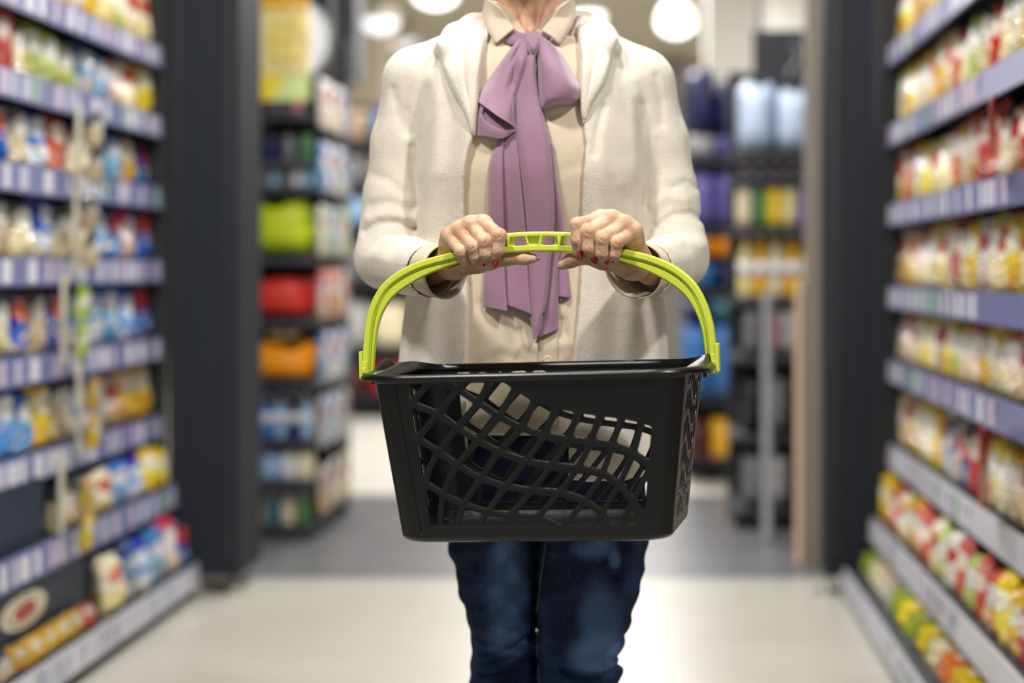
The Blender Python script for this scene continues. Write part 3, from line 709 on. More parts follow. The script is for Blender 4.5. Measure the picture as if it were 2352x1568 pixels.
def panel(u0, flip):
    a, b = int(u0/hu), int((u0+PW)/hu)+1
    x = U[a:b]-u0; y = V[a:b]-.0135
    if flip: x = PW-x
    g = np.full(x.shape, .5, np.float32)
    for r in RIBS:
        q = [p2(c) for c in r]; q = [tuple(c) for c in spl(q, len(q)*3)] if len(q) > 2 else q
        g = smin(g, d2(x, y, q)-.0044, .0035)
    b0 = [tuple(c) for c in spl([p2(c) for c in B0], 24)]
    dd = d2(x, y, b0); bx = np.array([c[0] for c in b0]); by = np.array([c[1] for c in b0])
    above = (y > np.interp(x, bx, by)) & (x > bx[0]-.001); g = smin(g, np.where(above, -dd, dd), .0035)
    e = np.minimum(np.minimum(x, PW-x), np.minimum(y, PH-y)); g = smin(g, e, .003)
    G[a:b] = g
panel(.0165, False)
ub = LF+LCn+LS+LCn; panel(ub+LF-.0165-PW, True)
for us in (LF+LCn, ub+LF+LCn):   # short ends: slanting wave lattice
    SW = .165; u0 = us+.02; a, b = int(u0/hu), int((u0+SW)/hu)+1; x = U[a:b]-u0; y = V[a:b]-.0135
    g = np.full(x.shape, .5, np.float32)
    for j in range(-3, 9):
        q = [(j*.028+.075*t_+.012*math.sin(5*t_), PH*t_) for t_ in np.linspace(-.05, 1.05, 9)]; g = smin(g, d2(x, y, q)-.0038, .003)
    for j in range(7):
        q = [(SW*t_, j*.036-.02+.016*math.sin(2*PI*t_+.5)) for t_ in np.linspace(-.05, 1.05, 12)]; g = smin(g, d2(x, y, q)-.0038, .003)
    e = np.minimum(np.minimum(x, SW-x), np.minimum(y, PH-y)); G[a:b] = smin(g, e, .003)
vb = Vol((0, 0, -.0045), (u[-1], v[-1], .0045), hu); vb.n = np.array([len(u), len(v), 15]); hw_ = .0006
wv = (np.arange(15)-7)*hw_
T_ = .0019+.0006*(1-np.clip((-G)/.004, 0, 1))        # ribs are a little deeper than the sheet
vb.D = np.maximum(G[:, :, None], (np.abs(wv)[None, None, :]-T_[:, :, None])).astype(np.float32)
vb.D = np.maximum(vb.D, np.maximum(-V, V-BH)[:, :, None]); vb.D[:, 0] = vb.D[:, -1] = .003
pts, tri, quad = vb.raw()
q = pts.copy(); wq = (pts[:, 2]+.0045)/hu*hw_-7*hw_
q = np.array([pt(a, b, c) for a, b, c in zip(pts[:, 0], pts[:, 1], wq)])
npmesh('basket_wall', q, tri, quad, M_blk, bk, False)
def ring(hx, hy, r, z, n=10, w_=0):
    o = []
    for cx, cy, a0 in ((hx-r, -hy+r, -PI/2), (hx-r, hy-r, 0), (-hx+r, hy-r, PI/2), (-hx+r, -hy+r, PI)):
        for i in range(n+1): a = a0+i/n*PI/2; o.append((cx+(r+w_)*math.cos(a), cy+(r+w_)*math.sin(a), z))
    return o
def loft(rings, closed=False, cap0=False, cap1=False):
    n = len(rings[0]); vs = [p for r in rings for p in r]; fs = []; m = len(rings)
    for j in range(m if closed else m-1):
        j2 = (j+1) % m
        for i in range(n): fs.append([j*n+i, j*n+(i+1) % n, j2*n+(i+1) % n, j2*n+i])
    if cap0: fs.append(list(range(n))[::-1])
    if cap1: fs.append([(m-1)*n+i for i in range(n)])
    return vs, fs
def add(name, vs, fs, m, parent, smooth=True, world=False, mods=None):
    o = link(name, pymesh(name, vs, fs), m, parent, world, smooth)
    bm = bmesh.new(); bm.from_mesh(o.data); bmesh.ops.recalc_face_normals(bm, faces=bm.faces[:]); bm.to_mesh(o.data); bm.free()
    return o
# bottom pan with rounded lower edge
rs = [ring(.182, .112, RC, .002, w_=.0019)]+[ring(.182-.010*(1-math.cos(a)), .112-.010*(1-math.cos(a)), RC, -.010*math.sin(a), w_=.0019) for a in np.linspace(.1, PI/2, 6)]
rs += [ring(.165, .095, RC*.9, -.010), ring(.165, .095, RC*.9, -.006), ring(.173, .103, RC, -.005), ring(.178, .108, RC, .002)]
vs, fs = loft(rs, True); k = len(vs); vs += ring(.165, .095, RC*.9, -.010)+ring(.165, .095, RC*.9, -.006); n_ = len(rs[0])
fs += [list(range(k, k+n_)), list(range(k+2*n_-1, k+n_-1, -1))]; add('basket_bottom', vs, fs, M_blk, bk)
# rim: a lip that turns outwards, longer at the two ends where the handle sits, rising into small ears
hx, hy = half(BH)
def rim_ring(ox, oy, z, lift, r, w_):
    o = ring(hx+ox, hy+oy, r, z, 14, w_); out = []
    for x, y, zz in o:
        e = max(0, (abs(x)-(hx-.03))/.055); e = min(1, e)
        back = .5+.5*math.tanh(y/.02)
        out.append((x, y, zz+lift*(e*e*(3-2*e))*(.18+.82*back)))
    return out
rims = [rim_ring(-.0035, -.0035, BH-.006, 0, RC, 0), rim_ring(-.0035, -.0035, BH-.001, .003, RC, 0), rim_ring(0, 0, BH+.004, .008, RC, .001),
        rim_ring(.010, .002, BH+.0045, .009, .05, .0), rim_ring(.024, .0045, BH+.003, .008, .07, .001), rim_ring(.029, .006, BH-.001, .007, .075, .001), rim_ring(.029, .006, BH-.004, .006, .075, .001),
        rim_ring(.027, .005, BH-.004, .006, .072, 0), rim_ring(.024, .004, BH-.0005, .008, .07, 0), rim_ring(.008, .0025, BH-.001, .005, .045, .0), rim_ring(.002, .002, BH-.004, 0, RC, .001), rim_ring(.0022, .0022, BH-.007, 0, RC, 0)]
vs, fs = loft(rims, True); add('basket_rim', vs, fs, M_blk, bk)
for sx in (-1, 1):
    m = MB(); x = sx*(hx+.020)
    prof = [(-.052, .0), (-.040, .003), (-.026, .008), (-.012, .0115), (.012, .0125), (.026, .0095), (.040, .005), (.052, .0)]
    for dx in (-.0025, .0025):
        m.v += [Vector((x+dx, y, BH+.004+z+(.004 if y > 0 else 0))) for y, z in prof]+[Vector((x+dx, y, BH-.012)) for y, z in prof]
    for i in range(7): m.f += [[i, i+8, i+9, i+1], [16+i, 17+i, 25+i, 24+i], [i, i+1, 17+i, 16+i]]
    m.f += [[0, 16, 24, 8], [7, 15, 31, 23]]; m.build('handle_bracket', M_blk, bk, world=False)
# handle
HP = [(841, 862), (844, 800), (849, 745), (861, 700), (884, 660), (920, 630), (970, 606), (1035, 588), (1100, 571), (1165, 559), (1235, 555), (1310, 557), (1380, 568), (1440, 580), (1500, 596), (1552, 620), (1592, 655), (1617, 700), (1632, 750), (1638, 800), (1642, 846)]
hl = [on_basket(*p) for p in HP]; hc = spl([(p.x, p.z) for p in hl], 150)
hc[:, 1] += 0
# even spacing
dd = np.concatenate([[0], np.cumsum(np.hypot(*np.diff(hc, axis=0).T))]); SL = dd[-1]
def hpos(s): return np.array([np.interp(s, dd, hc[:, 0]), np.interp(s, dd, hc[:, 1])])
def hframe(s):
    p = hpos(s); q = hpos(min(s+.004, SL))-hpos(max(s-.004, 0)); q /= np.hypot(*q)+1e-9; return p, q, np.array([-q[1], q[0]])
def strap(s0, s1, N=80):
  rings_ = []
  for i in range(N):
    s = s0+(s1-s0)*i/(N-1); p, tq, nr = hframe(s); t_ = s/SL
    fin = .0082*math.exp(-((t_-.215)/.10)**2)+.0082*math.exp(-((t_-.785)/.10)**2)+.0012
    ro, w1 = .0046, .0082
    # profile in (radial, depth): outer rail, groove on both faces, recessed inner web
    pr = [(ro, -w1+.002), (ro-.0015, -w1), (-ro+.001, -w1), (-ro-.0005, -w1+.0015), (-ro-.001, -w1+.006), (-ro-.003, -w1+.0062), (-ro-.004, -w1+.003), (-ro-.004-fin, -w1+.0035), (-ro-.0055-fin, -w1+.006)]
    pr = pr+[(a, -b) for a, b in pr[::-1]]
    rings_.append([(p[0]+nr[0]*a, b, p[1]+nr[1]*a) for a, b in pr])
  return loft(rings_, False, True, True)
# grip piece with windows, volume along the arc
sg0 = np.argmin([np.hypot(*(hpos(s)-np.array([on_basket(1092, 573).x, on_basket(1092, 573).z]))) for s in np.linspace(0, SL, 600)])/599*SL
sg1 = np.argmin([np.hypot(*(hpos(s)-np.array([on_basket(1378, 568).x, on_basket(1378, 568).z]))) for s in np.linspace(0, SL, 600)])/599*SL
vs, fs = [], []
def add_strap(a, b):
    r = strap(a, b); v2, f2 = r; k = len(vs); vs.extend(v2); fs.extend([[i+k for i in f] for f in f2])

GLn = sg1-sg0; vg = Vol((-.004, -.018, -.015), (GLn+.004, .018, .015), .0007)
S, Rr, Yy = vg.ax(0)[:, None, None], vg.ax(1)[None, :, None], vg.ax(2)[None, None, :]
taper = .0138-.0075*np.clip((.035-np.minimum(S, GLn-S))/.035, 0, 1)**1.5
def rbox(a, b, r): q1 = np.maximum(a, 0); q2 = np.maximum(b, 0); return np.hypot(q1, q2)+np.minimum(np.maximum(a, b), 0)-r
vg.D = np.broadcast_to(np.maximum(rbox(np.abs(Rr)-taper+.003, np.abs(Yy)-.0115+.003, .003), np.maximum(-S, S-GLn)), vg.n).astype(np.float32).copy()
def s_of(px): return GLn*(px-1092)/(1378-1092)
def cut(pa, pb, r0, r1, y0, y1, rr, trap=0.0):
    a, b = s_of(pa), s_of(pb); c, hw2 = (a+b)/2, (b-a)/2
    hwv = hw2+trap*(Rr-(r0+r1)/2)/((r1-r0)/2)*-1
    d = rbox(np.abs(S-c)-hwv+rr, np.abs(Rr-(r0+r1)/2)-(r1-r0)/2+rr, rr); d = np.maximum(d, np.maximum(y0-Yy, Yy-y1)); vg.D = np.maximum(vg.D, -d)
for pa, pb, tr in ((1140, 1169, .0), (1175, 1213, .0015), (1217, 1242, -.0015), (1247, 1284, .0015), (1291, 1325, 0)):
    cut(pa, pb, -.0048, .0078, -.02, -.0045, .0008, tr); cut(pa, pb, -.0048, .0078, .0045, .02, .0008, tr)
for pa, pb in ((1183, 1212), (1247, 1274), (1297, 1325), (1138, 1160)): cut(pa, pb, -.0046, .0074, -.03, .03, .0035)
pts, tri, quad = vg.raw(); out = np.empty_like(pts)
for i, (a, b, c) in enumerate(pts):
    p, tq, nr = hframe(sg0+a); out[i] = (p[0]+nr[0]*b, c, p[1]+nr[1]*b)
go = npmesh('handle_grip', out, tri, quad, M_lime, bk, False)
# end clips
for s, sx in ((0, -1), (SL, 1)):
    vs, fs = [], []; m = MB()
    if sx < 0: add_strap(0, sg0+.012)
    else: add_strap(sg1-.012, SL)
    hm = pymesh('handle', vs, fs)
    p, tq, nr = hframe(s); x = p[0]
    m.box((x-.005, -.0095, p[1]-.006), (x+.005, .0095, p[1]+.020)); m.box((x-.0068 if sx < 0 else x+.0015, -.0105, p[1]-.004), (x-.0015 if sx < 0 else x+.0068, .0105, p[1]+.034))
    m.box((x-.003, -.0115, p[1]+.004), (x+.003, .0115, p[1]+.011))
    bm = bmesh.new(); bm.from_mesh(hm); bmesh.ops.recalc_face_normals(bm, faces=bm.faces[:]); bm.to_mesh(hm); bm.free()
    ho = link('handle', hm, M_lime, bk, False, True)
    ho['label'] = 'lime green ribbed handle strap'
    e_ = ho.modifiers.new('b', 'BEVEL'); e_.width = .0006; e_.segments = 1; e_.limit_method = 'ANGLE'
    hm.set_sharp_from_angle(angle=math.radians(40))
    m.build('handle_clip', M_lime, bk, False, False, .0009)
YH = lambda px: (BM @ on_basket(px, 570)).y      # world depth of the handle's plane above a given pixel column

# ---------------------------------------------------------------- the shopper
PX = -.174
pr_ = empty('person', (PX, 2.67, 0))
tag(pr_, 'person in cream cardigan, beige blouse, mauve scarf and jeans holding up a shopping basket', 'person')
def skin_mat():
    t = NT('skin'); tc = t.n('ShaderNodeTexCoord'); b = t.b
    n1 = t.n('ShaderNodeTexNoise', i_Scale=55.0, i_Detail=4.0); t.l(tc.outputs['Object'], n1.inputs['Vector'])
    n2 = t.n('ShaderNodeTexNoise', i_Scale=260.0, i_Detail=3.0); t.l(tc.outputs['Object'], n2.inputs['Vector'])
    c = t.mix(t.step(n1.outputs[0], .35, .7), srgb((222, 184, 152)), srgb((200, 148, 118)))
    c = t.mix(t.step(n2.outputs[0], .5, .85), c, srgb((200, 150, 122)))
    t.l(c, b.inputs['Base Color']); b.inputs['Roughness'].default_value = .48
    b.inputs['Subsurface Weight'].default_value = .12; b.inputs['Subsurface Radius'].default_value = (1, .3, .15); b.inputs['Subsurface Scale'].default_value = .004
    wv_ = t.n('ShaderNodeTexNoise', i_Scale=420.0, i_Detail=5.0); t.l(tc.outputs['Object'], wv_.inputs['Vector'])
    wv_.inputs['Distortion'].default_value = 1.5
    t.bump(t.math('ADD', wv_.outputs[0], n2.outputs[0]), .35, .0007); return t.m
M_skin = skin_mat()
M_nail = mat('nail_varnish', (170, 14, 40), .12, spec=.8, coat=.6); M_nail0 = mat('bare_nail', (240, 212, 196), .25)
def J(px, py, dy, r): 
    y = YH(px)+dy; return (np.array(P(px, py, y)), r)
def hand(vol, F, wrist, arm, palm, thumb, webs):
    near = lambda: Vol(vol.lo, vol.lo+vol.h*4, vol.h)
    for f in F:      # fingers, each rounded on its own and then set side by side
        fp = np.array([j_[0] for j_ in f]); sl, _x, _y, _z = vol.sub(fp.min(0)-.02, fp.max(0)+.02)
        a0 = np.array([q_.start for q_ in sl]); a1 = np.array([q_.stop for q_ in sl])
        fv = near(); fv.lo = vol.lo+a0*vol.h; fv.n = a1-a0; fv.D = np.full(fv.n, .5, np.float32); fv.chain(f, .0035)
        A, B = vol.D[sl], fv.D; k = .0009; hh = np.clip(.5+.5*(B-A)/k, 0, 1); vol.D[sl] = B*(1-hh)+A*hh-k*hh*(1-hh)
    # back of the hand: broad fan from wrist to the knuckles
    h2 = Vol(vol.lo, vol.lo+vol.h*4, vol.h); h2.n = vol.n.copy(); h2.D = np.full(vol.n, .5, np.float32)
    for f in F: h2.cone(wrist[0], f[0][0], wrist[1], f[0][1]*1.06, .014)
    for a, b in zip(F[:-1], F[1:]): h2.cone(a[0][0]+np.array((0, .007, -.007)), b[0][0]+np.array((0, .007, -.007)), .0115, .0115, .010)
    for a, b, ra, rb in palm: h2.cone(a, b, ra, rb, .012)
    h2.cone(wrist[0], arm[0], wrist[1], arm[1], .012)
    h2.chain(thumb, .006)
    A, B = vol.D, h2.D; k = .0045; hh = np.clip(.5+.5*(B-A)/k, 0, 1); vol.D = B*(1-hh)+A*hh-k*hh*(1-hh)
    for f in F:      # knuckle swell, tendon, skin wrinkles over the middle joint
        c, r = f[1]; d = (f[2][0]-f[0][0]); d /= np.linalg.norm(d); sd = np.cross(d, (0, 1, 0)); sd /= np.linalg.norm(sd)
        vol.ell(f[0][0]+np.array((0, -.003, .003)), (.0098, .0088, .0080), .008)
        vol.ell(c+np.array((0, -.0006, 0)), (r*1.0, r*1.0, r*1.0), .004)
        fr = c+np.array((0, -r*.96, 0))
        for o_ in (-.0028, .0, .0027):
            p = fr+d*o_; vol.bump(p-sd*r*.7+d*.0006, p, .0012, .0006); vol.bump(p, p+sd*r*.7+d*.0006, .0012, .0006)
        c3 = f[2][0]+np.array((0, -f[2][1]*.97, 0)); vol.bump(c3-sd*.005, c3+sd*.005, .0012, .0005)
        m_ = f[0][0]*.35+wrist[0]*.65; vol.bump(f[0][0]+np.array((0, -.006, .006)), m_+np.array((0, -.012, .014)), .0024, -.0016)
        vol.bump(f[0][0]*.75+c*.25+np.array((0, -r, .001)), f[0][0]*.3+c*.7+np.array((0, -r*1.02, .001)), .0011, -.0005)
def nail(c, ax, up, L, Wd, m, parent):
    """small almond shell: c centre, ax direction to the tip, up outward normal"""
    ax = Vector(ax).normalized(); up = Vector(up); up = (up-ax*up.dot(ax)).normalized(); sd = ax.cross(up); nx, ny = 11, 9; vs = []; fs = []
    for s_ in (0, 1):
        for j in range(nx):
            t_ = j/(nx-1); wv2 = Wd/2*(1 if t_ < .45 else math.sqrt(max(0, 1-((t_-.45)/.56)**2)))*(.82+.18*min(1, t_*5)); 
            for i in range(ny):
                a = -1+2*i/(ny-1); vs.append(Vector(c)+ax*((t_-.5)*L)+sd*(a*wv2)+up*(-(a*wv2)**2/Wd*1.4-.0014*(2*t_-1)**2-s_*.0007))
    q_ = nx*ny
    for j in range(nx-1):
        for i in range(ny-1): a = j*ny+i; fs += [[a, a+1, a+1+ny, a+ny], [q_+a+ny, q_+a+1+ny, q_+a+1, q_+a]]
        a = j*ny; fs += [[a, a+ny, q_+a+ny, q_+a], [a+ny-1, q_+a+ny-1, q_+a+2*ny-1, a+2*ny-1]]
    for i in range(ny-1): fs += [[i, q_+i, q_+i+1, i+1], [(nx-1)*ny+i, (nx-1)*ny+i+1, q_+(nx-1)*ny+i+1, q_+(nx-1)*ny+i]]
    return add('fingernail', vs, fs, m, parent, world=True)
FL = [[J(1110, 514, -.004, .0112), J(1147, 541, -.0255, .0093), J(1144, 574, -.0235, .0083), J(1138, 595, -.016, .0072)],
      [J(1082, 517, -.003, .0115), J(1114, 554, -.0265, .0094), J(1116, 581, -.0240, .0086), J(1112, 596, -.012, .0078)],
      [J(1056, 528, -.002, .0108), J(1086, 567, -.0255, .0090), J(1092, 588, -.0215, .0082), J(1091, 597, -.012, .0076)],
      [J(1032, 543, .002, .0102), J(1060, 578, -.0235, .0083), J(1066, 594, -.0185, .0076), J(1068, 600, -.010, .0070)]]
WL = J(1040, 600, .050, .0193); AL = J(992, 622, .115, .021)
TL = [J(1082, 603, .020, .0150), J(1125, 601, .012, .0112), J(1168, 594, .004, .0085), J(1205, 593.5, -.001, .0082), J(1224, 593, -.002, .0066)]
PLm = [(J(1045, 600, .026, 0)[0], J(1100, 602, .020, 0)[0], .0185, .0155), (WL[0], J(1050, 612, .028, 0)[0], .020, .0165), (J(1040, 560, .018, 0)[0], J(1110, 548, .016, 0)[0], .014, .014)]
FR = [[J(1378, 504, -.002, .0114), J(1326, 516, -.0255, .0094), J(1325, 551, -.0265, .0084), J(1328, 579, -.019, .0073)],
      [J(1406, 504, -.003, .0115), J(1351, 532, -.0285, .0097), J(1352, 569, -.0260, .0088), J(1361, 590, -.014, .0077)],
      [J(1434, 516, -.002, .0110), J(1384, 547, -.0280, .0095), J(1382, 580, -.0235, .0087), J(1388, 595, -.012, .0077)],
      [J(1455, 531, .002, .0105), J(1417, 557, -.0240, .0086), J(1412, 583, -.0200, .0078), J(1411, 592, -.012, .0072)]]
WR = J(1454, 600, .050, .0195); AR = J(1494, 622, .115, .021)
TR = [J(1420, 596, .020, .0155), J(1372, 592, .014, .0120), J(1334, 590, .008, .0098), J(1312, 598, .004, .0094), J(1292, 608, .001, .0070)]
PRm = [(J(1440, 598, .028, 0)[0], J(1385, 596, .020, 0)[0], .0185, .0150), (WR[0], J(1438, 606, .030, 0)[0], .021, .0165), (J(1445, 552, .018, 0)[0], J(1385, 545, .016, 0)[0], .014, .014)]
def clear_handle(vol, c=.0004):
    X = vol.ax(0)[:, None, None]; Y = vol.ax(1)[None, :, None]; Z = vol.ax(2)[None, None, :]; M = np.array(BMI, dtype=np.float32)
    lx = M[0][0]*X+M[0][1]*Y+M[0][2]*Z+M[0][3]; ly = M[1][0]*X+M[1][1]*Y+M[1][2]*Z+M[1][3]; lz = M[2][0]*X+M[2][1]*Y+M[2][2]*Z+M[2][3]
    best = np.full(vol.n, 9, np.float32); lo = np.zeros(vol.n, np.float32)
    for i in range(0, len(hc)-4, 4):
        a, b = hc[i], hc[i+4]
        if max(a[0], b[0]) < lx.min()-.02 or min(a[0], b[0]) > lx.max()+.02: continue
        ab = b-a; L = ab @ ab; t_ = np.clip(((lx-a[0])*ab[0]+(lz-a[1])*ab[1])/L, 0, 1)
        ex, ez = lx-a[0]-t_*ab[0], lz-a[1]-t_*ab[1]; d = np.hypot(ex, ez); s_ = (dd[i]+(dd[i+4]-dd[i])*t_)
        m_ = d < best; best = np.where(m_, d, best); sg = (ex*-ab[1]+ez*ab[0])/math.sqrt(L)
        gr = .0138-.0075*np.clip((.035-np.minimum(s_-sg0, sg1-s_))/.035, 0, 1)**1.5
        fin = .0082*np.exp(-((s_/SL-.215)/.10)**2)+.0082*np.exp(-((s_/SL-.785)/.10)**2)
        ing = (s_ > sg0-.001) & (s_ < sg1+.001); inn = np.where(ing, np.maximum(gr, .0118+fin), .0118+fin); outr = np.where(ing, gr, .0050)
        wd_ = np.where(ing, .0117, .0085)
        r = np.where(sg > 0, d-outr, d-inn); r = np.maximum(r, np.abs(ly)-wd_); lo = np.where(m_, r, lo)
    vol.D = np.maximum(vol.D, -(lo-c)).astype(np.float32)
def bounds(L, m): a = np.array([p[0] for p in L]); return a.min(0)-m, a.max(0)+m
body_parts = []
for F, W_, A_, T, PM_ in ((FL, WL, AL, TL, PLm), (FR, WR, AR, TR, PRm)):
    lo, hi = bounds([j for f in F for j in f]+[W_, A_]+T, .03); vol = Vol(lo, hi, .00075)
    hand(vol, F, W_, A_, PM_, T, None)
    clear_handle(vol)
    # thumb creases
    ip = T[2][0]; ft = ip+np.array((0, -T[2][1]*.95, 0))
    for o_ in (-.003, 0, .012): vol.bump(ft+np.array((o_*.9, 0, -.006)), ft+np.array((o_, 0, .006)), .0009, .0005)
    body_parts.append(vol.raw())
# trunk, neck, head and legs under the clothes: one coarse volume, joined with the hands into one mesh
bv = Vol((PX-.36, 2.42, .0), (PX+.36, 2.92, 1.78), .006); c0 = np.array((0, 0, 0))
def B(x, y, z): return np.array((PX+x, y, z))
bv.cone(B(0, 2.69, .98), B(0, 2.68, 1.22), .105, .10, .03); bv.cone(B(-.06, 2.68, 1.33), B(.06, 2.68, 1.33), .06, .06, .05)
bv.cone(B(-.05, 2.68, .82), B(.06, 2.68, .82), .075, .075, .03)
NK = P(1215, 60, 2.66); 
body_parts.append(None)
for sx in (-1, 1):
    L_ = [np.array(P(px_, py_, 2.70 if sx < 0 else 2.68)) for px_, py_ in (((1142, 1150), (1150, 1480), (1146, 2080)) if sx < 0 else ((1340, 1150), (1334, 1480), (1316, 2080)))]
    bv.cone(L_[0], L_[1], .052, .030, .03); bv.cone(L_[1], L_[2], .030, .020, .02)
    bv.cone(L_[2]+np.array((0, 0, -.01)), L_[2]+np.array((0, -.12, -.02)), .024, .022, .02)
body_parts[2] = bv.raw()
# neck and lower head in finer volume
nv = Vol((NK.x-.11, 2.53, 1.28), (NK.x+.11, 2.86, 1.78), .0022)
nc = lambda px, py, Y: np.array(P(px, py, Y))
nv.cone(nc(1217, 110, 2.70), nc(1217, -20, 2.70), .058, .056, .02)
nv.cone(nc(1215, 100, 2.66), nc(1217, -40, 2.655), .030, .026, .025)       # windpipe
for a, b in (((1190, 90), (1128, -40)), ((1243, 90), (1308, -40))): nv.cone(nc(*a, 2.635), nc(*b, 2.665), .0085, .011, .012)
for a, b in (((1205, 70), (1190, -30)), ((1230, 70), (1250, -30))): nv.cone(nc(*a, 2.628), nc(*b, 2.632), .004, .004, .006)
nv.bump(nc(1203, 85, 2.615), nc(1207, -20, 2.62), .004, .0035); nv.bump(nc(1222, 60, 2.61), nc(1217, 0, 2.61), .003, .002)
for a, b in (((1150, 20), (1195, 62)), ((1290, 18), (1240, 62)), ((1172, 8), (1200, 30)), ((1265, 5), (1236, 34))): nv.bump(nc(*a, 2.63), nc(*b, 2.615), .003, .002)
hd = np.array((NK.x, 2.665, 1.575))
nv.ell(hd+np.array((0, .02, .03)), (.072, .092, .10), .02); nv.ell(hd+np.array((0, -.03, -.05)), (.052, .055, .06), .03)
nv.ell(hd+np.array((0, -.085, -.09)), (.02, .016, .014), .02)
nv.cone(hd+np.array((0, -.085, .02)), hd+np.array((0, -.105, -.02)), .007, .012, .008)
for sx in (-1, 1):
    nv.ell(hd+np.array((sx*.031, -.085, .012)), (.014, .010, .009), .006, 's'); nv.ell(hd+np.array((sx*.031, -.072, .012)), (.012, .011, .010), .002)
    nv.ell(hd+np.array((sx*.073, .015, -.005)), (.008, .018, .030), .006)
nv.ell(hd+np.array((0, -.086, -.052)), (.024, .007, .005), .004); nv.bump(hd+np.array((-.02, -.092, -.052)), hd+np.array((.02, -.092, -.052)), .003, .003)
body_parts.append(nv.raw())
ap, at, aq, off = [], [], [], 0
for p, t_, q_ in body_parts: ap.append(p); at.append(t_+off); aq.append(q_+off); off += len(p)
body = npmesh('body', np.concatenate(ap), np.concatenate(at), np.concatenate(aq), M_skin, pr_)
hv = Vol((NK.x-.12, 2.54, 1.45), (NK.x+.12, 2.86, 1.79), .003)
hv.ell(hd+np.array((0, .035, .045)), (.086, .10, .112), 0); hv.ell(hd+np.array((0, -.095, -.03)), (.062, .06, .10), .02, 's')
X, Y_, Z = hv.ax(0)[:, None, None], hv.ax(1)[None, :, None], hv.ax(2)[None, None, :]
hv.D += (.0025*np.sin(X*160+Z*40)*np.sin(Y_*90+Z*60)).astype(np.float32); hv.D = np.maximum(hv.D, (hd[2]-.05)-Z+0*X+0*Y_).astype(np.float32)
hv.mesh('hair', mat('grey_hair', (176, 168, 158), .6, bump=.6, bscale=300), pr_)
# nails
def pj(px, py, dy): return P(px, py, YH(px)+dy)
nail(pj(1138, 601, -.0240), (-.10, .25, -1), (0.05, -1, -.25), .0165, .0100, M_nail, pr_)
nail(pj(1111, 608.5, -.016), (-.1, .8, -.7), (0, -.75, -.9), .0120, .0092, M_nail, pr_)
nail(pj(1235, 593, -.0015), (1, .05, .0), (.05, .7, .6), .0070, .0070, M_nail0, pr_)
nail(pj(1330, 585, -.0272), (.28, .2, -1), (-.15, -1, -.2), .0175, .0098, M_nail, pr_)
nail(pj(1364, 599, -.0222), (.5, .45, -.7), (.1, -.9, -.6), .0155, .0095, M_nail, pr_)
nail(pj(1391, 603.5, -.0190), (.45, .7, -.7), (0, -.75, -.8), .0125, .009, M_nail, pr_)
nail(pj(1409, 601, -.0175), (-.1, .8, -.7), (0, -.7, -.8), .0105, .0085, M_nail, pr_)
nail(pj(1283.5, 612, .0), (-.85, 0, -.5), (-.3, .5, .6), .0070, .0070, M_nail0, pr_)

# ----- clothes
def fabric(name, col, bump=.5, scale=900, var=.05, rough=.9, sheen=.3, rib=False, weave=None, bdist=.0008):
    t = NT(name); tc = t.n('ShaderNodeTexCoord'); c = srgb(col); b = t.b
    n1 = t.n('ShaderNodeTexNoise', i_Scale=28.0, i_Detail=6.0); t.l(tc.outputs['Object'], n1.inputs['Vector'])
    n2 = t.n('ShaderNodeTexNoise', i_Scale=float(scale), i_Detail=2.0); t.l(tc.outputs['Object'], n2.inputs['Vector'])
    f = t.math('ADD', t.math('MULTIPLY', n1.outputs[0], .5), t.math('MULTIPLY', n2.outputs[0], .5))
    t.l(t.mix(t.step(f, .35, .65), tuple(x*(1-var*1.6) for x in c[:3])+(1,), tuple(min(1, x*(1+var)) for x in c[:3])+(1,)), b.inputs['Base Color'])
    b.inputs['Roughness'].default_value = rough; b.inputs['Sheen Weight'].default_value = sheen; b.inputs['Specular IOR Level'].default_value = .25
    h = n2.outputs[0]
    if weave:
        w_ = t.n('ShaderNodeTexWave', i_Scale=float(weave), wave_type='BANDS', bands_direction='X'); t.l(tc.outputs['Object'], w_.inputs['Vector'])
        w_.inputs['Distortion'].default_value = 2.5; w_.inputs['Detail'].default_value = 3; w_.inputs['Detail Scale'].default_value = 6
        h = t.math('ADD', h, t.math('MULTIPLY', w_.outputs['Fac'], .12))
    t.bump(h, bump, bdist); return t.m
M_card = fabric('cream_knit', (224, 214, 200), .85, 520, .07, weave=150, bdist=.0014)
M_shirt = fabric('beige_blouse', (212, 196, 172), .25, 1400, .02, .75)
M_scarf = fabric('mauve_chiffon', (156, 118, 142), .22, 1500, .03, .62, .6)
def interp(tab, z): 
    tab = sorted(tab); return np.interp(z, [r[0] for r in tab], [r[1] for r in tab])
def zz(py, Y=2.66): return HC-(py-VY)*Y/FPX
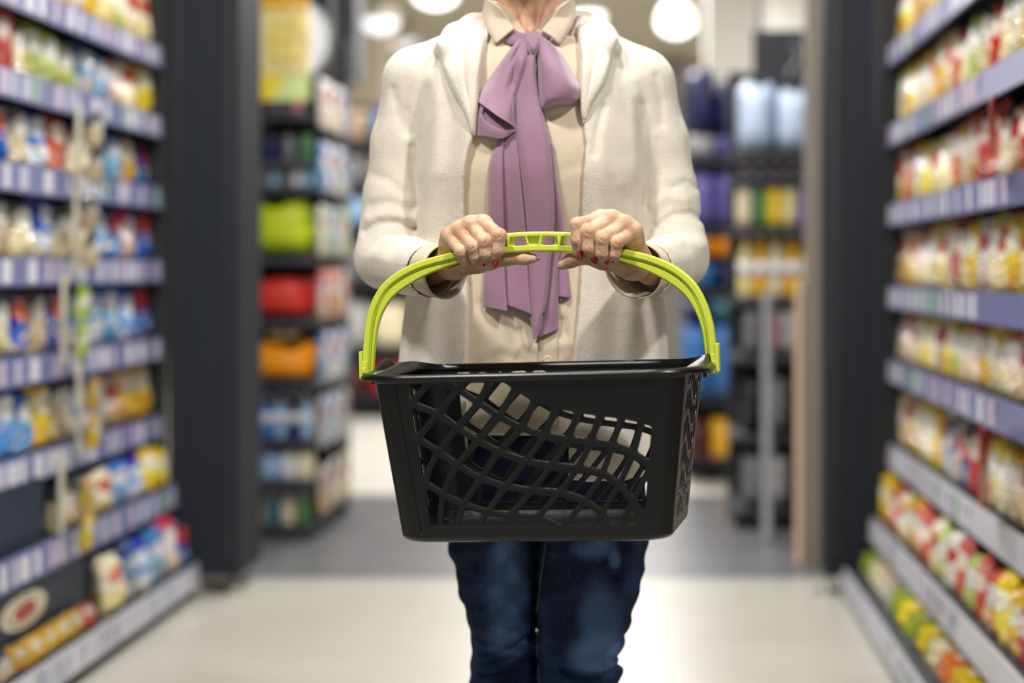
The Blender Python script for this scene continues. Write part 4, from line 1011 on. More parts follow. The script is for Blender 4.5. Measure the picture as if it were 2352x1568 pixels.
def torso(lo, hi, h, rows, p=2.5):
    """rows: (py, x left px, x right px at Y 2.66, front depth Y, back depth Y)"""
    vol = Vol(lo, hi, h); Z = vol.ax(2).astype(float)
    zs = [zz(r[0]) for r in rows]; o_ = np.argsort(zs); zs = np.array(zs)[o_]; R = np.array(rows, float)[o_]
    xl = np.interp(Z, zs, (R[:, 1]-VX)*2.66/FPX); xr = np.interp(Z, zs, (R[:, 2]-VX)*2.66/FPX); yf = np.interp(Z, zs, R[:, 3]); yb = np.interp(Z, zs, R[:, 4])
    k = np.ones(int(.03/h)); k /= k.sum()
    sm = lambda a: np.convolve(np.pad(a, len(k), mode='edge'), k, 'same')[len(k):-len(k)]
    xl, xr, yf, yb = map(sm, (xl, xr, yf, yb))
    a = (xr-xl)/2; b = (yb-yf)/2; cx = (xl+xr)/2; cy = (yf+yb)/2
    X = vol.ax(0)[:, None, None]; Yg = vol.ax(1)[None, :, None]
    q_ = (np.abs((X-cx[None, None, :].astype(np.float32))/a[None, None, :].astype(np.float32))**p+np.abs((Yg-cy[None, None, :].astype(np.float32))/b[None, None, :].astype(np.float32))**p)**(1/p)
    d = (q_-1)*np.minimum(a, b)[None, None, :]
    ztop, zbot = zs.max(), zs.min(); Zg = vol.ax(2)[None, None, :]
    vol.D = np.maximum(d, np.maximum(zbot-Zg, Zg-ztop)).astype(np.float32); return vol
SH = [(60, 1125, 1310, 2.635, 2.76), (100, 1085, 1345, 2.60, 2.775), (150, 1010, 1420, 2.575, 2.785), (220, 965, 1475, 2.562, 2.79), (300, 965, 1490, 2.545, 2.79), (400, 965, 1490, 2.538, 2.785), (470, 968, 1485, 2.548, 2.78),
      (560, 975, 1475, 2.565, 2.77), (650, 970, 1485, 2.562, 2.77), (750, 955, 1505, 2.556, 2.775), (850, 945, 1520, 2.552, 2.785), (985, 950, 1515, 2.556, 2.79)]
lo, hi = (-.56, 2.44, .74), (.22, 2.88, 1.52)
sv = torso(lo, hi, .0032, SH)
for cr in (([(1190, 760), (1200, 800), (1188, 838)], .006, .005), ([(1150, 740), (1168, 790), (1160, 850)], .010, .004), ([(1290, 735), (1300, 780), (1318, 840)], .006, .005),
           ([(1262, 740), (1275, 800), (1262, 850)], .008, .004), ([(1110, 700), (1130, 760), (1140, 830)], .012, .004), ([(1100, 840), (1150, 815), (1200, 832)], .009, .003), ([(1210, 790), (1250, 800), (1300, 790)], .010, -.004),
           ([(1070, 560), (1110, 540), (1150, 552)], .016, .003), ([(1270, 270), (1300, 262), (1340, 240)], .009, .004), ([(1255, 255), (1300, 248), (1335, 252)], .012, -.003), ([(1265, 330), (1300, 340), (1335, 330)], .02, -.002), ([(1268, 400), (1290, 392), (1335, 380)], .01, .0015)):
    sv.crease(cr[0], cr[1], cr[2], 2.56, 2.63)
sleeve_L = [(nc(1000, 615, 2.45), .031), (nc(1022, 622, 2.405), .0335)]; sleeve_R = [(nc(1485, 622, 2.45), .031), (nc(1466, 618, 2.40), .0335)]
sv.cone(nc(1216, -30, 2.66), nc(1216, 66, 2.615), .066, .014, .004, 's')
shirt = sv.mesh('blouse', M_shirt, pr_)
# cardigan: trunk a little wider, shoulders, arms, cut open at the front
CA = [(45, 1120, 1315, 2.65, 2.79), (80, 1060, 1372, 2.60, 2.80), (120, 1015, 1420, 2.575, 2.805), (180, 965, 1478, 2.556, 2.81), (260, 958, 1492, 2.542, 2.81), (330, 955, 1500, 2.532, 2.81), (400, 955, 1500, 2.526, 2.80), (470, 955, 1492, 2.536, 2.80), (560, 955, 1488, 2.550, 2.795),
      (650, 940, 1510, 2.546, 2.795), (700, 930, 1528, 2.542, 2.80), (850, 914, 1537, 2.538, 2.81), (985, 908, 1541, 2.536, 2.815), (1085, 905, 1545, 2.536, 2.815)]
cv_ = torso((-.56, 2.33, .71), (.24, 2.88, 1.50), .0028, CA)
X = cv_.ax(0)[:, None, None]; Yg = cv_.ax(1)[None, :, None]; Zg = cv_.ax(2)[None, None, :]
wob = .0022*np.sin(X*70+Zg*3)+.0016*np.sin(X*125-Zg*6+1)+.0012*np.sin(X*38+Zg*22)
cv_.D += (wob*np.clip((2.64-Yg)/.05, 0, 1)).astype(np.float32)
OL = [(20, 1118), (60, 1112), (120, 1104), (180, 1097), (240, 1093), (310, 1087), (360, 1072), (410, 1064), (470, 1062), (560, 1066), (640, 1071), (700, 1073), (860, 1071), (1085, 1066)]
OR = [(20, 1322), (60, 1326), (120, 1333), (190, 1334), (260, 1336), (330, 1346), (400, 1341), (470, 1337), (560, 1336), (640, 1333), (700, 1330), (860, 1313), (1085, 1305)]
zc_ = cv_.ax(2).astype(float); YO = 2.54
def oc(tab): z_ = [zz(r[0], YO) for r in tab][::-1]; x_ = [(r[1]-VX)*YO/FPX for r in tab][::-1]; return np.interp(zc_, z_, x_)
xl, xr = oc(OL)[None, None, :], oc(OR)[None, None, :]
xl = xl+.0003*np.sin(Zg*260)*1; xr = xr+.0003*np.sin(Zg*240)
opn = np.maximum(np.maximum(xl-X, X-xr), Yg-2.66)
k = .004; dB = -opn; hh = np.clip(.5-.5*(dB-cv_.D)/k, 0, 1); cv_.D = (dB*(1-hh)+cv_.D*hh+k*hh*(1-hh)).astype(np.float32)
cut_cv = cv_.D.copy()
armL = [(nc(1075, 128, 2.69), .046), (nc(962, 190, 2.685), .0545), (nc(928, 330, 2.685), .0495), (nc(908, 450, 2.68), .0475), (nc(886, 588, 2.655), .0475)]
armR = [(nc(1362, 128, 2.69), .046), (nc(1466, 195, 2.685), .0555), (nc(1508, 330, 2.685), .0495), (nc(1532, 450, 2.68), .0480), (nc(1557, 588, 2.645), .0480)]
foreL = [(nc(886, 596, 2.655), .0475), (nc(940, 610, 2.56), .0430), (nc(990, 622, 2.470), .0390)]
foreR = [(nc(1557, 596, 2.645), .0475), (nc(1522, 612, 2.55), .0430), (nc(1488, 620, 2.465), .0390)]
for arm in (armL, armR): cv_.chain(arm, .014)
for fa, el in ((foreL, armL), (foreR, armR)):
    cv_.chain(fa, .006)
for pts_, wd, am in (([(955, 320), (957, 380), (962, 460), (950, 530)], .0060, .0015), ([(936, 335), (945, 400), (952, 470)], .007, .0035), ([(985, 150), (1010, 240), (1015, 400)], .012, -.002),
                     ([(1512, 320), (1518, 380), (1515, 440), (1502, 500), (1494, 530)], .0060, .0015), ([(1470, 240), (1473, 320), (1480, 400), (1478, 470)], .0085, .0045), ([(1388, 250), (1374, 310), (1368, 360)], .006, .004), ([(1425, 200), (1428, 300), (1430, 420)], .014, -.003),
                     ([(1507, 170), (1518, 225), (1522, 280)], .006, .003), ([(1545, 430), (1575, 415), (1600, 425)], .007, .0035), ([(1510, 520), (1545, 495), (1590, 488), (1612, 500)], .0065, .0052), ([(1500, 470), (1530, 450), (1575, 455)], .010, -.004), ([(1530, 560), (1575, 545), (1615, 560)], .012, -.003),
                     ([(832, 530), (865, 512), (905, 510), (940, 522)], .0065, .0052), ([(845, 470), (890, 462), (935, 480)], .008, .003), ([(838, 500), (880, 488), (925, 495)], .008, -.003), ([(850, 400), (885, 410), (915, 440)], .009, .003), ([(895, 200), (905, 250), (925, 300)], .008, .003), ([(925, 250), (932, 300)], .008, .0025),
                     ([(830, 600), (860, 590), (900, 600)], .012, -.002), ([(1470, 700), (1480, 760), (1500, 840)], .009, .004), ([(1450, 720), (1440, 800), (1445, 850)], .014, -.002), ([(960, 730), (945, 790), (940, 850)], .010, .003)):
    cv_.crease(pts_, wd, am, 2.60, 2.72)
# folds round the inside of the elbows and cuffs
for (a, b, wd, am) in ((nc(905, 545, 2.60), nc(935, 665, 2.57), .006, .002), (nc(925, 560, 2.53), nc(950, 660, 2.52), .007, .0022), (nc(1535, 550, 2.58), nc(1520, 670, 2.56), .006, .002), (nc(1505, 560, 2.52), nc(1500, 670, 2.50), .007, .002), (nc(870, 540, 2.60), nc(930, 560, 2.54), .009, -.002)):
    cv_.bump(a, b, wd, am)
# hood lying behind the neck
hood = [(nc(1022, 118, 2.62), .018), (nc(1052, 92, 2.66), .026), (nc(1092, 72, 2.70), .027), (nc(1140, 62, 2.76), .027), (nc(1215, 60, 2.79), .028), (nc(1290, 58, 2.76), .027), (nc(1342, 68, 2.71), .026), (nc(1378, 88, 2.67), .026), (nc(1402, 112, 2.62), .018)]
cv_.chain(hood, .008)
# open, hollow cuffs
for fa, W_ in ((foreL, 0), (foreR, 1)):
    a, b = np.array(fa[1][0]), np.array(fa[2][0]); d = (b-a)/np.linalg.norm(b-a)
    m_ = .12; sl, Xs, Ys, Zs = cv_.sub(b-m_, b+m_); t_ = (Xs-b[0])*d[0]+(Ys-b[1])*d[1]+(Zs-b[2])*d[2]
    rad = np.sqrt(np.maximum((Xs-b[0])**2+(Ys-b[1])**2+(Zs-b[2])**2-t_**2, 0))
    cyl = np.maximum(np.maximum(-t_, t_-.06), rad-.075); cv_.D[sl] = np.maximum(cv_.D[sl], -cyl)
    cyl = np.maximum(np.maximum(-.07-t_, t_-.06), rad-.0362); cv_.D[sl] = np.maximum(cv_.D[sl], -cyl)
card = cv_.mesh('cardigan', M_card, pr_); card['label'] = 'cream knitted cardigan with wide lapels'
dg = bpy.context.evaluated_depsgraph_get()
def bvh(*objs):
    vs, fs = [], []
    for o in objs:
        n = len(vs); vs += [v_.co.copy() for v_ in o.data.vertices]; fs += [[i+n for i in p.vertices] for p in o.data.polygons]
    return BVHTree.FromPolygons(vs, fs)
T_sh = bvh(shirt); T_cd = bvh(card); T_all = bvh(shirt, card); ORI = Vector((0, 0, HC))
def hitY(tree, px, py, default=2.58):
    d = (P(px, py, 1.0)-ORI).normalized(); h = tree.ray_cast(ORI, d)
    return h[0].y if h[0] else default
def sheet(name, rows, m, parent=None, tree=None, nu=40, nv=50, thick=.0014, lin=True, fixedY=None, ripple=0, wob=0, world=True, back=False, ysm=True):
    """rows top to bottom; each row a list of (px, py, lift off the surface below). Lofted cloth resting on the body"""
    rows = [np.array(r, float) for r in rows]; nc_ = len(rows[0])
    V_ = spl(np.array([r.ravel() for r in rows]), nv).reshape(nv, nc_, 3); pts = np.empty((nv, nu, 3))
    for j in range(nv):
        if lin:
            L = np.linspace(0, nc_-1, nu)
            for c in range(3): pts[j, :, c] = np.interp(L, np.arange(nc_), V_[j, :, c])
            k_ = 3
            if nu > 20:
                for c in (0, 2):
                    a = pts[j, :, c]; b = a.copy(); b[1:-1] = (a[:-2]+2*a[1:-1]+a[2:])/4; pts[j, :, c] = b
        else: pts[j] = spl(V_[j], nu)
    Yb = np.empty((nv, nu))
    for j in range(nv):
        for i in range(nu): Yb[j, i] = fixedY if fixedY else hitY(tree, pts[j, i, 0], pts[j, i, 1])
    if not fixedY and ysm:
        for _ in range(6):
            b = Yb.copy(); b[1:-1] = (Yb[:-2]+2*Yb[1:-1]+Yb[2:])/4; Yb = b; b = Yb.copy(); b[:, 1:-1] = (Yb[:, :-2]+2*Yb[:, 1:-1]+Yb[:, 2:])/4; Yb = b
    vs = []
    for j in range(nv):
        for i in range(nu):
            px, py, l = pts[j, i]; l += ripple*math.sin(px*.21+py*.03)+wob*math.sin(py*.05+px*.02)
            vs.append(P(px, py, Yb[j, i]-l))
    fs = [[j*nu+i, j*nu+i+1, (j+1)*nu+i+1, (j+1)*nu+i] for j in range(nv-1) for i in range(nu-1)]
    if back:     # close into a pillow
        n = len(vs)
        for j in range(nv):
            for i in range(nu): px, py, l = pts[j, i]; vs.append(P(px, py, Yb[j, i]-min(l, .004)*.5))
        fs += [[n+(j+1)*nu+i, n+(j+1)*nu+i+1, n+j*nu+i+1, n+j*nu+i] for j in range(nv-1) for i in range(nu-1)]
        for j in range(nv-1): fs += [[j*nu, (j+1)*nu, n+(j+1)*nu, n+j*nu], [j*nu+nu-1, n+j*nu+nu-1, n+(j+1)*nu+nu-1, (j+1)*nu+nu-1]]
        for i in range(nu-1): q_ = (nv-1)*nu+i; fs += [[i, n+i, n+i+1, i+1], [q_, q_+1, n+q_+1, n+q_]]
    o = add(name, vs, fs, m, parent, world=world)
    if not back: s_ = o.modifiers.new('s', 'SOLIDIFY'); s_.thickness = thick; s_.offset = 0
    return o
# lapels of the cardigan (folded-out hood edge)
lapL = sheet('lapel', [[(1003, 100, .004), (1012, 92, .013), (1040, 78, .014), (1060, 66, .010), (1080, 55, .015), (1098, 48, .014), (1112, 44, .003)],
 [(1008, 118, .003), (1018, 114, .013), (1045, 105, .013), (1062, 98, .009), (1080, 92, .015), (1100, 86, .013), (1110, 84, .003)],
 [(1020, 158, .003), (1028, 155, .013), (1050, 148, .015), (1065, 143, .011), (1080, 140, .015), (1098, 136, .013), (1104, 135, .003)],
 [(1038, 204, .003), (1046, 201, .013), (1060, 197, .014), (1070, 194, .012), (1080, 192, .014), (1093, 190, .012), (1098, 189, .003)],
 [(1062, 246, .003), (1067, 244, .011), (1074, 242, .012), (1080, 240, .011), (1086, 239, .012), (1092, 238, .010), (1095, 238, .003)],
 [(1076, 278, .002), (1079, 277, .007), (1082, 276, .008), (1084, 276, .008), (1087, 275, .008), (1090, 275, .007), (1092, 275, .002)],
 [(1086, 315, .0), (1087, 314, .001), (1087, 314, .001), (1088, 313, .001), (1088, 313, .001), (1089, 313, .001), (1090, 313, .0)]], M_card, pr_, T_cd, 42, 70, .005, lin=False)
lapR = sheet('lapel', [[(1322, 38, .003), (1336, 36, .013), (1352, 44, .014), (1368, 56, .010), (1386, 66, .015), (1408, 78, .015), (1418, 86, .004)],
 [(1326, 80, .003), (1336, 82, .013), (1352, 86, .013), (1368, 92, .008), (1384, 98, .013), (1404, 106, .014), (1411, 110, .003)],
 [(1330, 130, .003), (1340, 132, .013), (1352, 135, .014), (1364, 138, .010), (1376, 142, .013), (1393, 148, .013), (1400, 152, .003)],
 [(1333, 172, .003), (1341, 173, .013), (1350, 175, .013), (1358, 178, .011), (1368, 181, .013), (1382, 186, .012), (1388, 188, .003)],
 [(1335, 214, .003), (1339, 214, .010), (1344, 215, .012), (1350, 216, .011), (1356, 217, .012), (1364, 219, .010), (1368, 220, .003)],
 [(1336, 246, .002), (1338, 246, .007), (1341, 246, .008), (1344, 247, .008), (1347, 247, .008), (1350, 248, .007), (1353, 248, .002)],
 [(1337, 285, .0), (1338, 285, .001), (1338, 285, .001), (1339, 285, .001), (1339, 285, .001), (1340, 285, .001), (1341, 285, .0)]], M_card, pr_, T_cd, 42, 70, .005, lin=False)
# blouse collar, placket and button
cl = dict(nu=16, nv=18, thick=.0022, lin=False)
sheet('collar', [[(1117, -12, .0), (1124, -2, .012), (1138, 10, .022), (1150, 20, .030)], [(1110, 30, .0), (1124, 38, .012), (1146, 40, .020), (1168, 46, .028)],
 [(1117, 60, .010), (1130, 70, .024), (1150, 70, .030), (1177, 62, .034)], [(1137, 99, .030), (1142, 98, .036), (1158, 84, .040), (1180, 66, .042)]], M_shirt, pr_, fixedY=2.625, **cl)
sheet('collar', [[(1315, -14, .0), (1308, -2, .012), (1298, 8, .022), (1288, 16, .030)], [(1322, 20, .0), (1308, 30, .012), (1290, 34, .020), (1270, 38, .028)],
 [(1314, 56, .010), (1300, 66, .024), (1280, 62, .030), (1252, 60, .036)], [(1286, 101, .030), (1280, 98, .036), (1266, 84, .040), (1244, 70, .042)]], M_shirt, pr_, fixedY=2.625, **cl)
sheet('collar_stand', [[(1124, 0, .0), (1150, 8, .0), (1180, 40, .0), (1215, 82, .004)], [(1120, 60, .0), (1145, 80, .0), (1180, 100, .0), (1215, 125, .004)]], M_shirt, pr_, fixedY=2.625, nu=16, nv=10, thick=.002, lin=False)
sheet('collar_stand', [[(1310, 0, .0), (1290, 8, .0), (1258, 40, .0), (1222, 82, .004)], [(1316, 60, .0), (1290, 80, .0), (1258, 100, .0), (1222, 125, .004)]], M_shirt, pr_, fixedY=2.625, nu=16, nv=10, thick=.002, lin=False)
# upper blouse front folds beside the scarf
sheet('placket', [[(1240, 740, .001), (1244, 740, .0035), (1278, 742, .0035), (1282, 742, .001)], [(1238, 800, .001), (1242, 800, .0035), (1277, 802, .0035), (1281, 802, .001)], [(1236, 880, .001), (1240, 880, .0035), (1276, 882, .0035), (1280, 882, .001)], [(1236, 975, .001), (1240, 975, .0035), (1276, 975, .0035), (1280, 975, .001)]], M_shirt, pr_, T_sh, 14, 40, .002, lin=True)
b_ = P(1258, 826, hitY(T_sh, 1258, 826)-.008); Mx = Matrix.Translation(b_) @ Matrix.Rotation(PI/2, 4, 'X')
MB().lathe([(.0035, .0005), (.0062, .001), (.0066, .0022), (.0055, .003), (.004, .0024), (.0008, .0022)], 24, Mx).build('button', mat('button_cream', (222, 208, 178), .3), pr_, smooth=True)
# blouse cuffs sticking out of the sleeves
def cuff(A, B_, r, m, gap0, gap1):
    A, B_ = np.array(A), np.array(B_); d = (B_-A)/np.linalg.norm(B_-A); e1 = np.cross(d, (0, 0, 1)); e1 /= np.linalg.norm(e1); e2 = np.cross(e1, d)
    n, kk = 44, 9; vs = []; fs = []; L = np.linalg.norm(B_-A)
    for j in range(kk):
        t_ = j/(kk-1)
        for i in range(n):
            a = gap0+(gap1-gap0)*i/(n-1); rr = r*(1+.035*t_*math.sin(3*a+.6)+.012*math.sin(5*a)+.11*t_)
            # lower side droops open
            p = A+d*L*t_*(1+.18*math.sin(a+1.0))+e1*rr*math.cos(a)+e2*rr*1.04*math.sin(a); vs.append(p)
    fs = [[j*n+i, j*n+i+1, (j+1)*n+i+1, (j+1)*n+i] for j in range(kk-1) for i in range(n-1)]
    o = add('blouse_cuff', vs, fs, m, pr_, world=True); s_ = o.modifiers.new('s', 'SOLIDIFY'); s_.thickness = .0018; s_.offset = 0; return o
cuff(nc(975, 618, 2.51), nc(1026, 621, 2.420), .0345, M_shirt, 2.2, 2.2+2*PI-.12)
cuff(nc(1502, 618, 2.505), nc(1458, 620, 2.414), .0345, M_shirt, .9, .9+2*PI-.12)

# ----- scarf: two tails with pleats, bow loops, knot
sf = empty('scarf', P(1222, 100, 2.55)); sf.parent = pr_; sf.matrix_parent_inverse = parent_inv['person']; sf['label'] = 'mauve chiffon scarf tied in a loose bow'
parent_inv['scarf'] = Matrix.Translation(-sf.location)
T_sc = T_sh
sheet('scarf_tail', [
 [(1168, 285, .003), (1172, 285, .006), (1178, 285, .010), (1176, 285, .006), (1184, 285, .008), (1195, 285, .012), (1192, 285, .008), (1215, 285, .009), (1240, 285, .010)],
 [(1147, 318, .003), (1149, 318, .007), (1158, 318, .011), (1153, 318, .006), (1170, 318, .008), (1186, 318, .013), (1183, 318, .008), (1215, 318, .010), (1245, 318, .010)],
 [(1124, 385, .003), (1130, 385, .009), (1154, 385, .014), (1149, 385, .007), (1170, 385, .009), (1193, 385, .015), (1188, 385, .008), (1220, 385, .011), (1255, 385, .010)],
 [(1121, 525, .004), (1128, 525, .010), (1157, 525, .016), (1152, 525, .008), (1178, 525, .010), (1207, 525, .017), (1203, 525, .009), (1235, 525, .012), (1262, 525, .012)],
 [(1112, 625, .004), (1120, 625, .011), (1159, 625, .017), (1154, 625, .009), (1182, 625, .011), (1212, 625, .018), (1208, 625, .010), (1236, 625, .012), (1256, 625, .013)],
 [(1110, 704, .006), (1128, 708, .012), (1165, 716, .018), (1161, 700, .010), (1185, 708, .012), (1220, 722, .019), (1216, 715, .010), (1236, 718, .012), (1252, 720, .013)]],
 M_scarf, sf, T_sc, 90, 70, .0012)
sheet('scarf_tail', [
 [(1212, 128, .026), (1218, 126, .034), (1222, 126, .036), (1226, 128, .034), (1229, 132, .026)],
 [(1192, 175, .018), (1205, 172, .026), (1216, 172, .030), (1226, 176, .028), (1231, 180, .020)],
 [(1183, 235, .012), (1196, 233, .020), (1215, 233, .024), (1234, 240, .021), (1243, 246, .012)],
 [(1185, 320, .010), (1200, 320, .020), (1222, 320, .022), (1248, 320, .020), (1262, 320, .010)],
 [(1194, 400, .010), (1212, 400, .021), (1232, 400, .022), (1256, 400, .021), (1270, 400, .012)],
 [(1204, 500, .010), (1218, 500, .021), (1238, 500, .023), (1260, 500, .024), (1273, 500, .018)],
 [(1209, 600, .010), (1224, 600, .021), (1240, 600, .022), (1254, 600, .025), (1264, 600, .019)],
 [(1214, 690, .012), (1226, 690, .020), (1238, 690, .021), (1248, 690, .024), (1256, 688, .018)],
 [(1221, 745, .014), (1228, 748, .020), (1234, 742, .021), (1240, 728, .023), (1246, 716, .018)],
 [(1225, 778, .014), (1230, 778, .018), (1236, 768, .018), (1241, 758, .018), (1244, 748, .016)]],
 M_scarf, sf, T_sc, 40, 110, .0012, lin=False)
sheet('scarf_tail', [
 [(1258, 330, .002), (1264, 330, .006), (1268, 330, .008), (1270, 330, .004)],
 [(1262, 425, .003), (1270, 425, .008), (1278, 425, .010), (1281, 425, .004)],
 [(1258, 525, .004), (1272, 525, .010), (1288, 525, .012), (1296, 528, .004)],
 [(1250, 600, .004), (1262, 600, .010), (1276, 600, .013), (1283, 600, .006)],
 [(1240, 690, .004), (1256, 690, .012), (1272, 690, .013), (1282, 690, .006)],
 [(1226, 777, .006), (1245, 772, .012), (1266, 764, .012), (1283, 757, .006)]],
 M_scarf, sf, T_sc, 30, 60, .0012, lin=False)
sheet('scarf_tail', [
 [(1270, 430, .001), (1276, 430, .003), (1280, 432, .001)],
 [(1274, 530, .002), (1288, 530, .006), (1297, 540, .002)],
 [(1276, 600, .002), (1292, 600, .007), (1303, 610, .002)],
 [(1281, 680, .003), (1297, 683, .009), (1311, 683, .003)]], M_scarf, sf, T_sc, 18, 40, .0012, lin=False)
sheet('scarf_tail', [[(1282, 660, .001), (1296, 662, .003), (1306, 664, .001)], [(1283, 690, .001), (1290, 691, .004), (1304, 685, .001)]], M_scarf, sf, T_sc, 12, 8, .0012, lin=False)
# left loop: lower layer then the folded upper layer
sheet('bow_loop', [
 [(1120, 190, .006), (1140, 190, .012), (1160, 190, .014), (1178, 190, .010)],
 [(1096, 225, .004), (1115, 228, .014), (1145, 232, .018), (1178, 240, .012)],
 [(1093, 268, .004), (1106, 262, .022), (1117, 255, .012), (1184, 280, .012)],
 [(1091, 296, .006), (1110, 290, .020), (1140, 292, .024), (1185, 300, .014)],
 [(1093, 310, .008), (1118, 313, .018), (1152, 318, .020), (1181, 303, .012)]], M_scarf, sf, T_sc, 36, 44, .0012, lin=False)
sheet('bow_loop', [
 [(1190, 92, .020), (1196, 90, .030), (1203, 90, .034), (1208, 92, .030), (1212, 96, .024), (1215, 100, .018)],
 [(1160, 130, .014), (1174, 126, .028), (1184, 126, .022), (1190, 128, .034), (1204, 132, .036), (1213, 138, .022)],
 [(1128, 175, .010), (1148, 172, .026), (1168, 172, .030), (1175, 174, .018), (1190, 178, .028), (1200, 182, .016)],
 [(1100, 215, .008), (1122, 218, .028), (1150, 226, .034), (1174, 232, .030), (1179, 236, .016), (1184, 240, .012)],
 [(1096, 232, .014), (1118, 248, .034), (1142, 266, .038), (1164, 280, .034), (1178, 290, .022), (1184, 296, .012)]], M_scarf, sf, T_sc, 60, 60, .0012, lin=False)
# right loop: full, rounded
sheet('bow_loop', [
 [(1228, 92, .016), (1234, 86, .030), (1242, 84, .036), (1250, 86, .030), (1258, 92, .016)],
 [(1228, 112, .012), (1240, 104, .038), (1256, 100, .046), (1272, 106, .038), (1286, 118, .012)],
 [(1230, 140, .010), (1245, 136, .040), (1266, 136, .050), (1288, 140, .042), (1306, 150, .010)],
 [(1232, 170, .010), (1248, 168, .040), (1272, 168, .052), (1298, 170, .046), (1321, 178, .010)],
 [(1234, 200, .010), (1250, 200, .038), (1278, 202, .050), (1310, 200, .044), (1335, 202, .012)],
 [(1236, 226, .010), (1252, 226, .034), (1278, 228, .040), (1312, 224, .034), (1336, 222, .012)],
 [(1238, 246, .008), (1252, 244, .022), (1276, 238, .022), (1306, 236, .018), (1328, 234, .008)],
 [(1246, 254, .004), (1254, 253, .008), (1272, 246, .008), (1300, 242, .006), (1322, 240, .004)]], M_scarf, sf, T_sc, 48, 60, lin=False, back=True)
sheet('knot', [
 [(1202, 76, .018), (1214, 72, .034), (1226, 72, .036), (1238, 73, .034), (1248, 78, .018)],
 [(1204, 90, .018), (1214, 88, .042), (1226, 88, .046), (1238, 88, .042), (1246, 94, .018)],
 [(1208, 108, .018), (1216, 108, .040), (1226, 108, .044), (1236, 108, .038), (1240, 112, .018)],
 [(1216, 126, .016), (1220, 128, .026), (1226, 130, .028), (1230, 128, .024), (1233, 124, .016)]], M_scarf, sf, T_sc, 26, 26, lin=False, back=True)
bl = dict(nu=24, nv=14, thick=.0012, lin=False, fixedY=2.60)
sheet('neck_band', [[(1178, 62, .004), (1188, 70, .012), (1200, 76, .018), (1212, 78, .022)], [(1160, 88, .004), (1176, 92, .014), (1196, 92, .020), (1212, 90, .026)], [(1158, 98, .004), (1172, 102, .012), (1192, 102, .020), (1208, 98, .022)]], M_scarf, sf, **bl)
bl['fixedY'] = 2.635
sheet('neck_band', [[(1328, 36, .0), (1300, 60, .006), (1270, 74, .020), (1242, 74, .050)], [(1322, 56, .0), (1302, 84, .006), (1272, 88, .022), (1242, 88, .054)], [(1306, 92, .0), (1294, 98, .004), (1268, 96, .020), (1244, 96, .050)]], M_scarf, sf, **bl)
"""end of scarf"""
# ----- jeans and shoes
def denim():
    t = NT('denim'); tc = t.n('ShaderNodeTexCoord'); b = t.b
    n1 = t.n('ShaderNodeTexNoise', i_Scale=11.0, i_Detail=3.0); t.l(tc.outputs['Object'], n1.inputs['Vector'])
    mp = t.n('ShaderNodeMapping'); mp.inputs['Scale'].default_value = (420, 420, 14); t.l(tc.outputs['Object'], mp.inputs[0])
    n2 = t.n('ShaderNodeTexNoise', i_Scale=1.0, i_Detail=2.0); t.l(mp.outputs[0], n2.inputs['Vector'])
    mq = t.n('ShaderNodeMapping'); mq.inputs['Scale'].default_value = (14, 14, 420); t.l(tc.outputs['Object'], mq.inputs[0])
    n3 = t.n('ShaderNodeTexNoise', i_Scale=1.0, i_Detail=2.0); t.l(mq.outputs[0], n3.inputs['Vector'])
    c = t.mix(t.step(n1.outputs[0], .42, .75), srgb((13, 22, 44)), srgb((30, 48, 82)))
    # worn patches on the front of the knees and thighs
    def patch(c, px, py, rx, rz, amt, col=(84, 114, 152)):
        q = P(px, py, 2.6); v = t.n('ShaderNodeVectorMath', operation='SUBTRACT'); t.l(tc.outputs['Object'], v.inputs[0]); v.inputs[1].default_value = q
        v2 = t.n('ShaderNodeVectorMath', operation='MULTIPLY'); t.l(v.outputs[0], v2.inputs[0]); v2.inputs[1].default_value = (1/rx, 0, 1/rz)
        ln = t.n('ShaderNodeVectorMath', operation='LENGTH'); t.l(v2.outputs[0], ln.inputs[0])
        dist = t.math('ADD', ln.outputs['Value'], t.math('MULTIPLY', t.math('SUBTRACT', n2.outputs[0], .5), .5))
        return t.mix(t.math('MULTIPLY', t.step(dist, 1.25, .35), amt), c, srgb(col))
    c = patch(c, 1372, 1508, .046, .040, .95); c = patch(c, 1378, 1425, .034, .07, .5); c = patch(c, 1160, 1485, .036, .034, .5); c = patch(c, 1160, 1350, .038, .10, .38)
    c = patch(c, 1160, 1262, .016, .028, .45); c = patch(c, 1365, 1252, .034, .022, .6); c = patch(c, 1412, 1282, .010, .018, .6)
    tw = t.math('MULTIPLY', t.math('ADD', n2.outputs[0], n3.outputs[0]), .5)
    c = t.mix(t.step(tw, .56, .74), c, srgb((48, 62, 92)))
    t.l(c, b.inputs['Base Color']); b.inputs['Roughness'].default_value = .85; b.inputs['Specular IOR Level'].default_value = .2
    t.bump(tw, .5, .0007); return t.m
M_denim = denim()
jv = Vol((PX-.27, 2.50, .05), (PX+.27, 2.87, .92), .0032); YJ = 2.68
def rj(px): return px*YJ/FPX
JL = [(1115, 1000, 165), (1132, 1120, 128), (1138, 1240, 107), (1147, 1330, 96), (1158, 1430, 80), (1162, 1490, 78), (1158, 1568, 80), (1148, 1760, 62), (1145, 1960, 46), (1145, 2080, 50)]
JR = [(1330, 1000, 165), (1345, 1120, 135), (1362, 1240, 126), (1352, 1330, 120), (1342, 1400, 110), (1333, 1470, 100), (1330, 1530, 98), (1325, 1600, 92), (1318, 1760, 72), (1315, 1960, 50), (1315, 2080, 54)]
for tab, dy in ((JL, .015), (JR, -.01)):
    ch = [(nc(a, b, YJ+dy), rj(r)) for a, b, r in tab]; jv.chain(ch, .004)
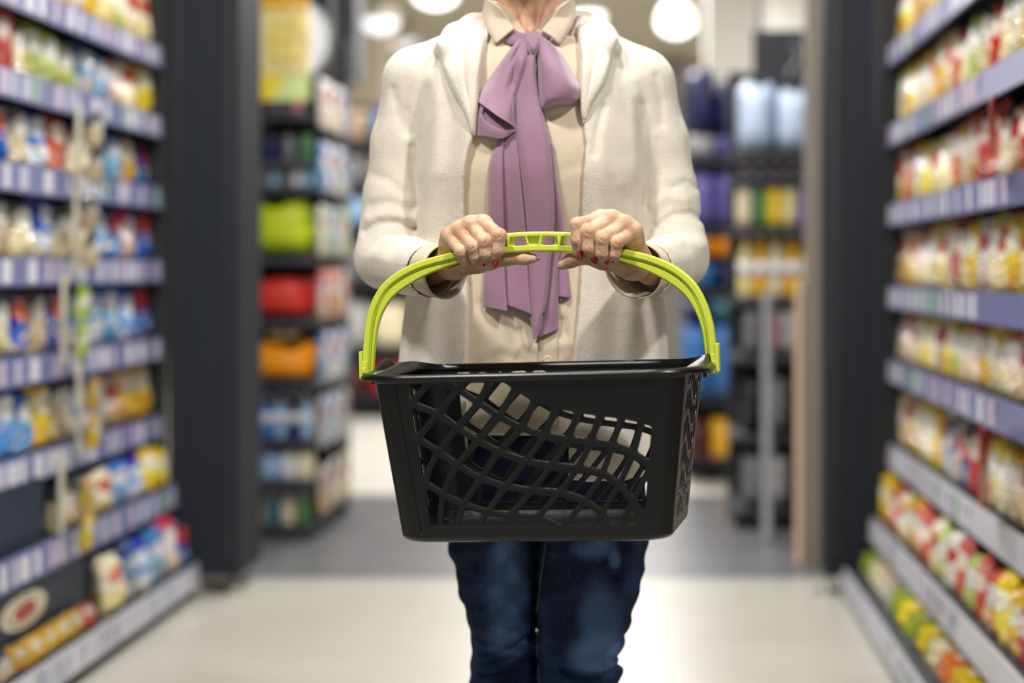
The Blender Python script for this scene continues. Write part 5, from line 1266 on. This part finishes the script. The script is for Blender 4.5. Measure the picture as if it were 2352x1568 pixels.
jv.cone(nc(1130, 985, YJ), nc(1320, 985, YJ), .09, .09, .02); jv.cone(nc(1150, 930, YJ), nc(1300, 930, YJ), .085, .085, .02)
X = jv.ax(0)[:, None, None]; Yg = jv.ax(1)[None, :, None]; Zg = jv.ax(2)[None, None, :]
jv.D += (.0018*np.sin(Zg*95+X*30)*np.sin(X*60+1)+.0012*np.sin(Zg*170-X*50)).astype(np.float32)
for pts_, wd, am in (([(1236, 1245), (1226, 1400), (1226, 1568)], .0035, .003), ([(1082, 1450), (1130, 1452), (1180, 1470)], .008, -.007), ([(1100, 1480), (1150, 1500), (1180, 1500)], .007, .005), ([(1100, 1530), (1160, 1510), (1215, 1478)], .007, .009), ([(1098, 1545), (1160, 1526), (1220, 1496)], .006, -.007), ([(1095, 1566), (1160, 1548), (1215, 1530)], .006, .007),
                     ([(1290, 1535), (1340, 1550), (1400, 1552), (1440, 1540)], .006, .010), ([(1280, 1510), (1340, 1522), (1420, 1515)], .012, -.004), ([(1395, 1518), (1415, 1526), (1440, 1515)], .007, .010), ([(1300, 1556), (1370, 1566)], .007, -.004),
                     ([(1470, 1310), (1440, 1340)], .007, .003), ([(1452, 1380), (1420, 1395)], .007, .004), ([(1445, 1430), (1415, 1440)], .007, .003), ([(1435, 1475), (1405, 1480)], .006, .003), ([(1260, 1340), (1290, 1350), (1320, 1338)], .005, .002), ([(1240, 1310), (1262, 1340), (1300, 1365)], .005, .002), ([(1050, 1330), (1100, 1345)], .007, .003), ([(1070, 1400), (1110, 1410)], .007, .003), ([(1088, 1490), (1110, 1492)], .007, .005)):
    jv.crease(pts_, wd, am, 2.61, 2.72)
jeans = jv.mesh('jeans', M_denim, pr_); T_j = bvh(jeans)
sm_ = []
for j in range(60):
    t_ = j/59; px = np.interp(t_, [0, .25, .5, .8, 1], [1244, 1232, 1224, 1225, 1230]); py = 1245+t_*335; sm_.append((px+10, py, .0004))
ms = MB(); ms.tube([P(a, b, hitY(T_j, a, b, 2.62)-.0006) for a, b, c in sm_], .0011, 6).build('inseam', mat('seam_thread', (70, 78, 104), .8), pr_, smooth=True)
for sx in (0, 1):
    x = PX+(-.075 if sx == 0 else .075)-.02; v_ = Vol((x-.07, 2.44, -.01), (x+.07, 2.84, .13), .003)
    v_.cone((x, 2.75, .045), (x+(-.01 if sx == 0 else .01), 2.53, .035), .042, .034, .02); v_.cone((x, 2.74, .05), (x, 2.74, .09), .042, .040, .02)
    Zg = v_.ax(2)[None, None, :]; v_.D = np.maximum(v_.D, .004-Zg).astype(np.float32); v_.mesh('shoe', mat('shoe_leather%d' % sx, (60, 44, 36), .5), pr_)
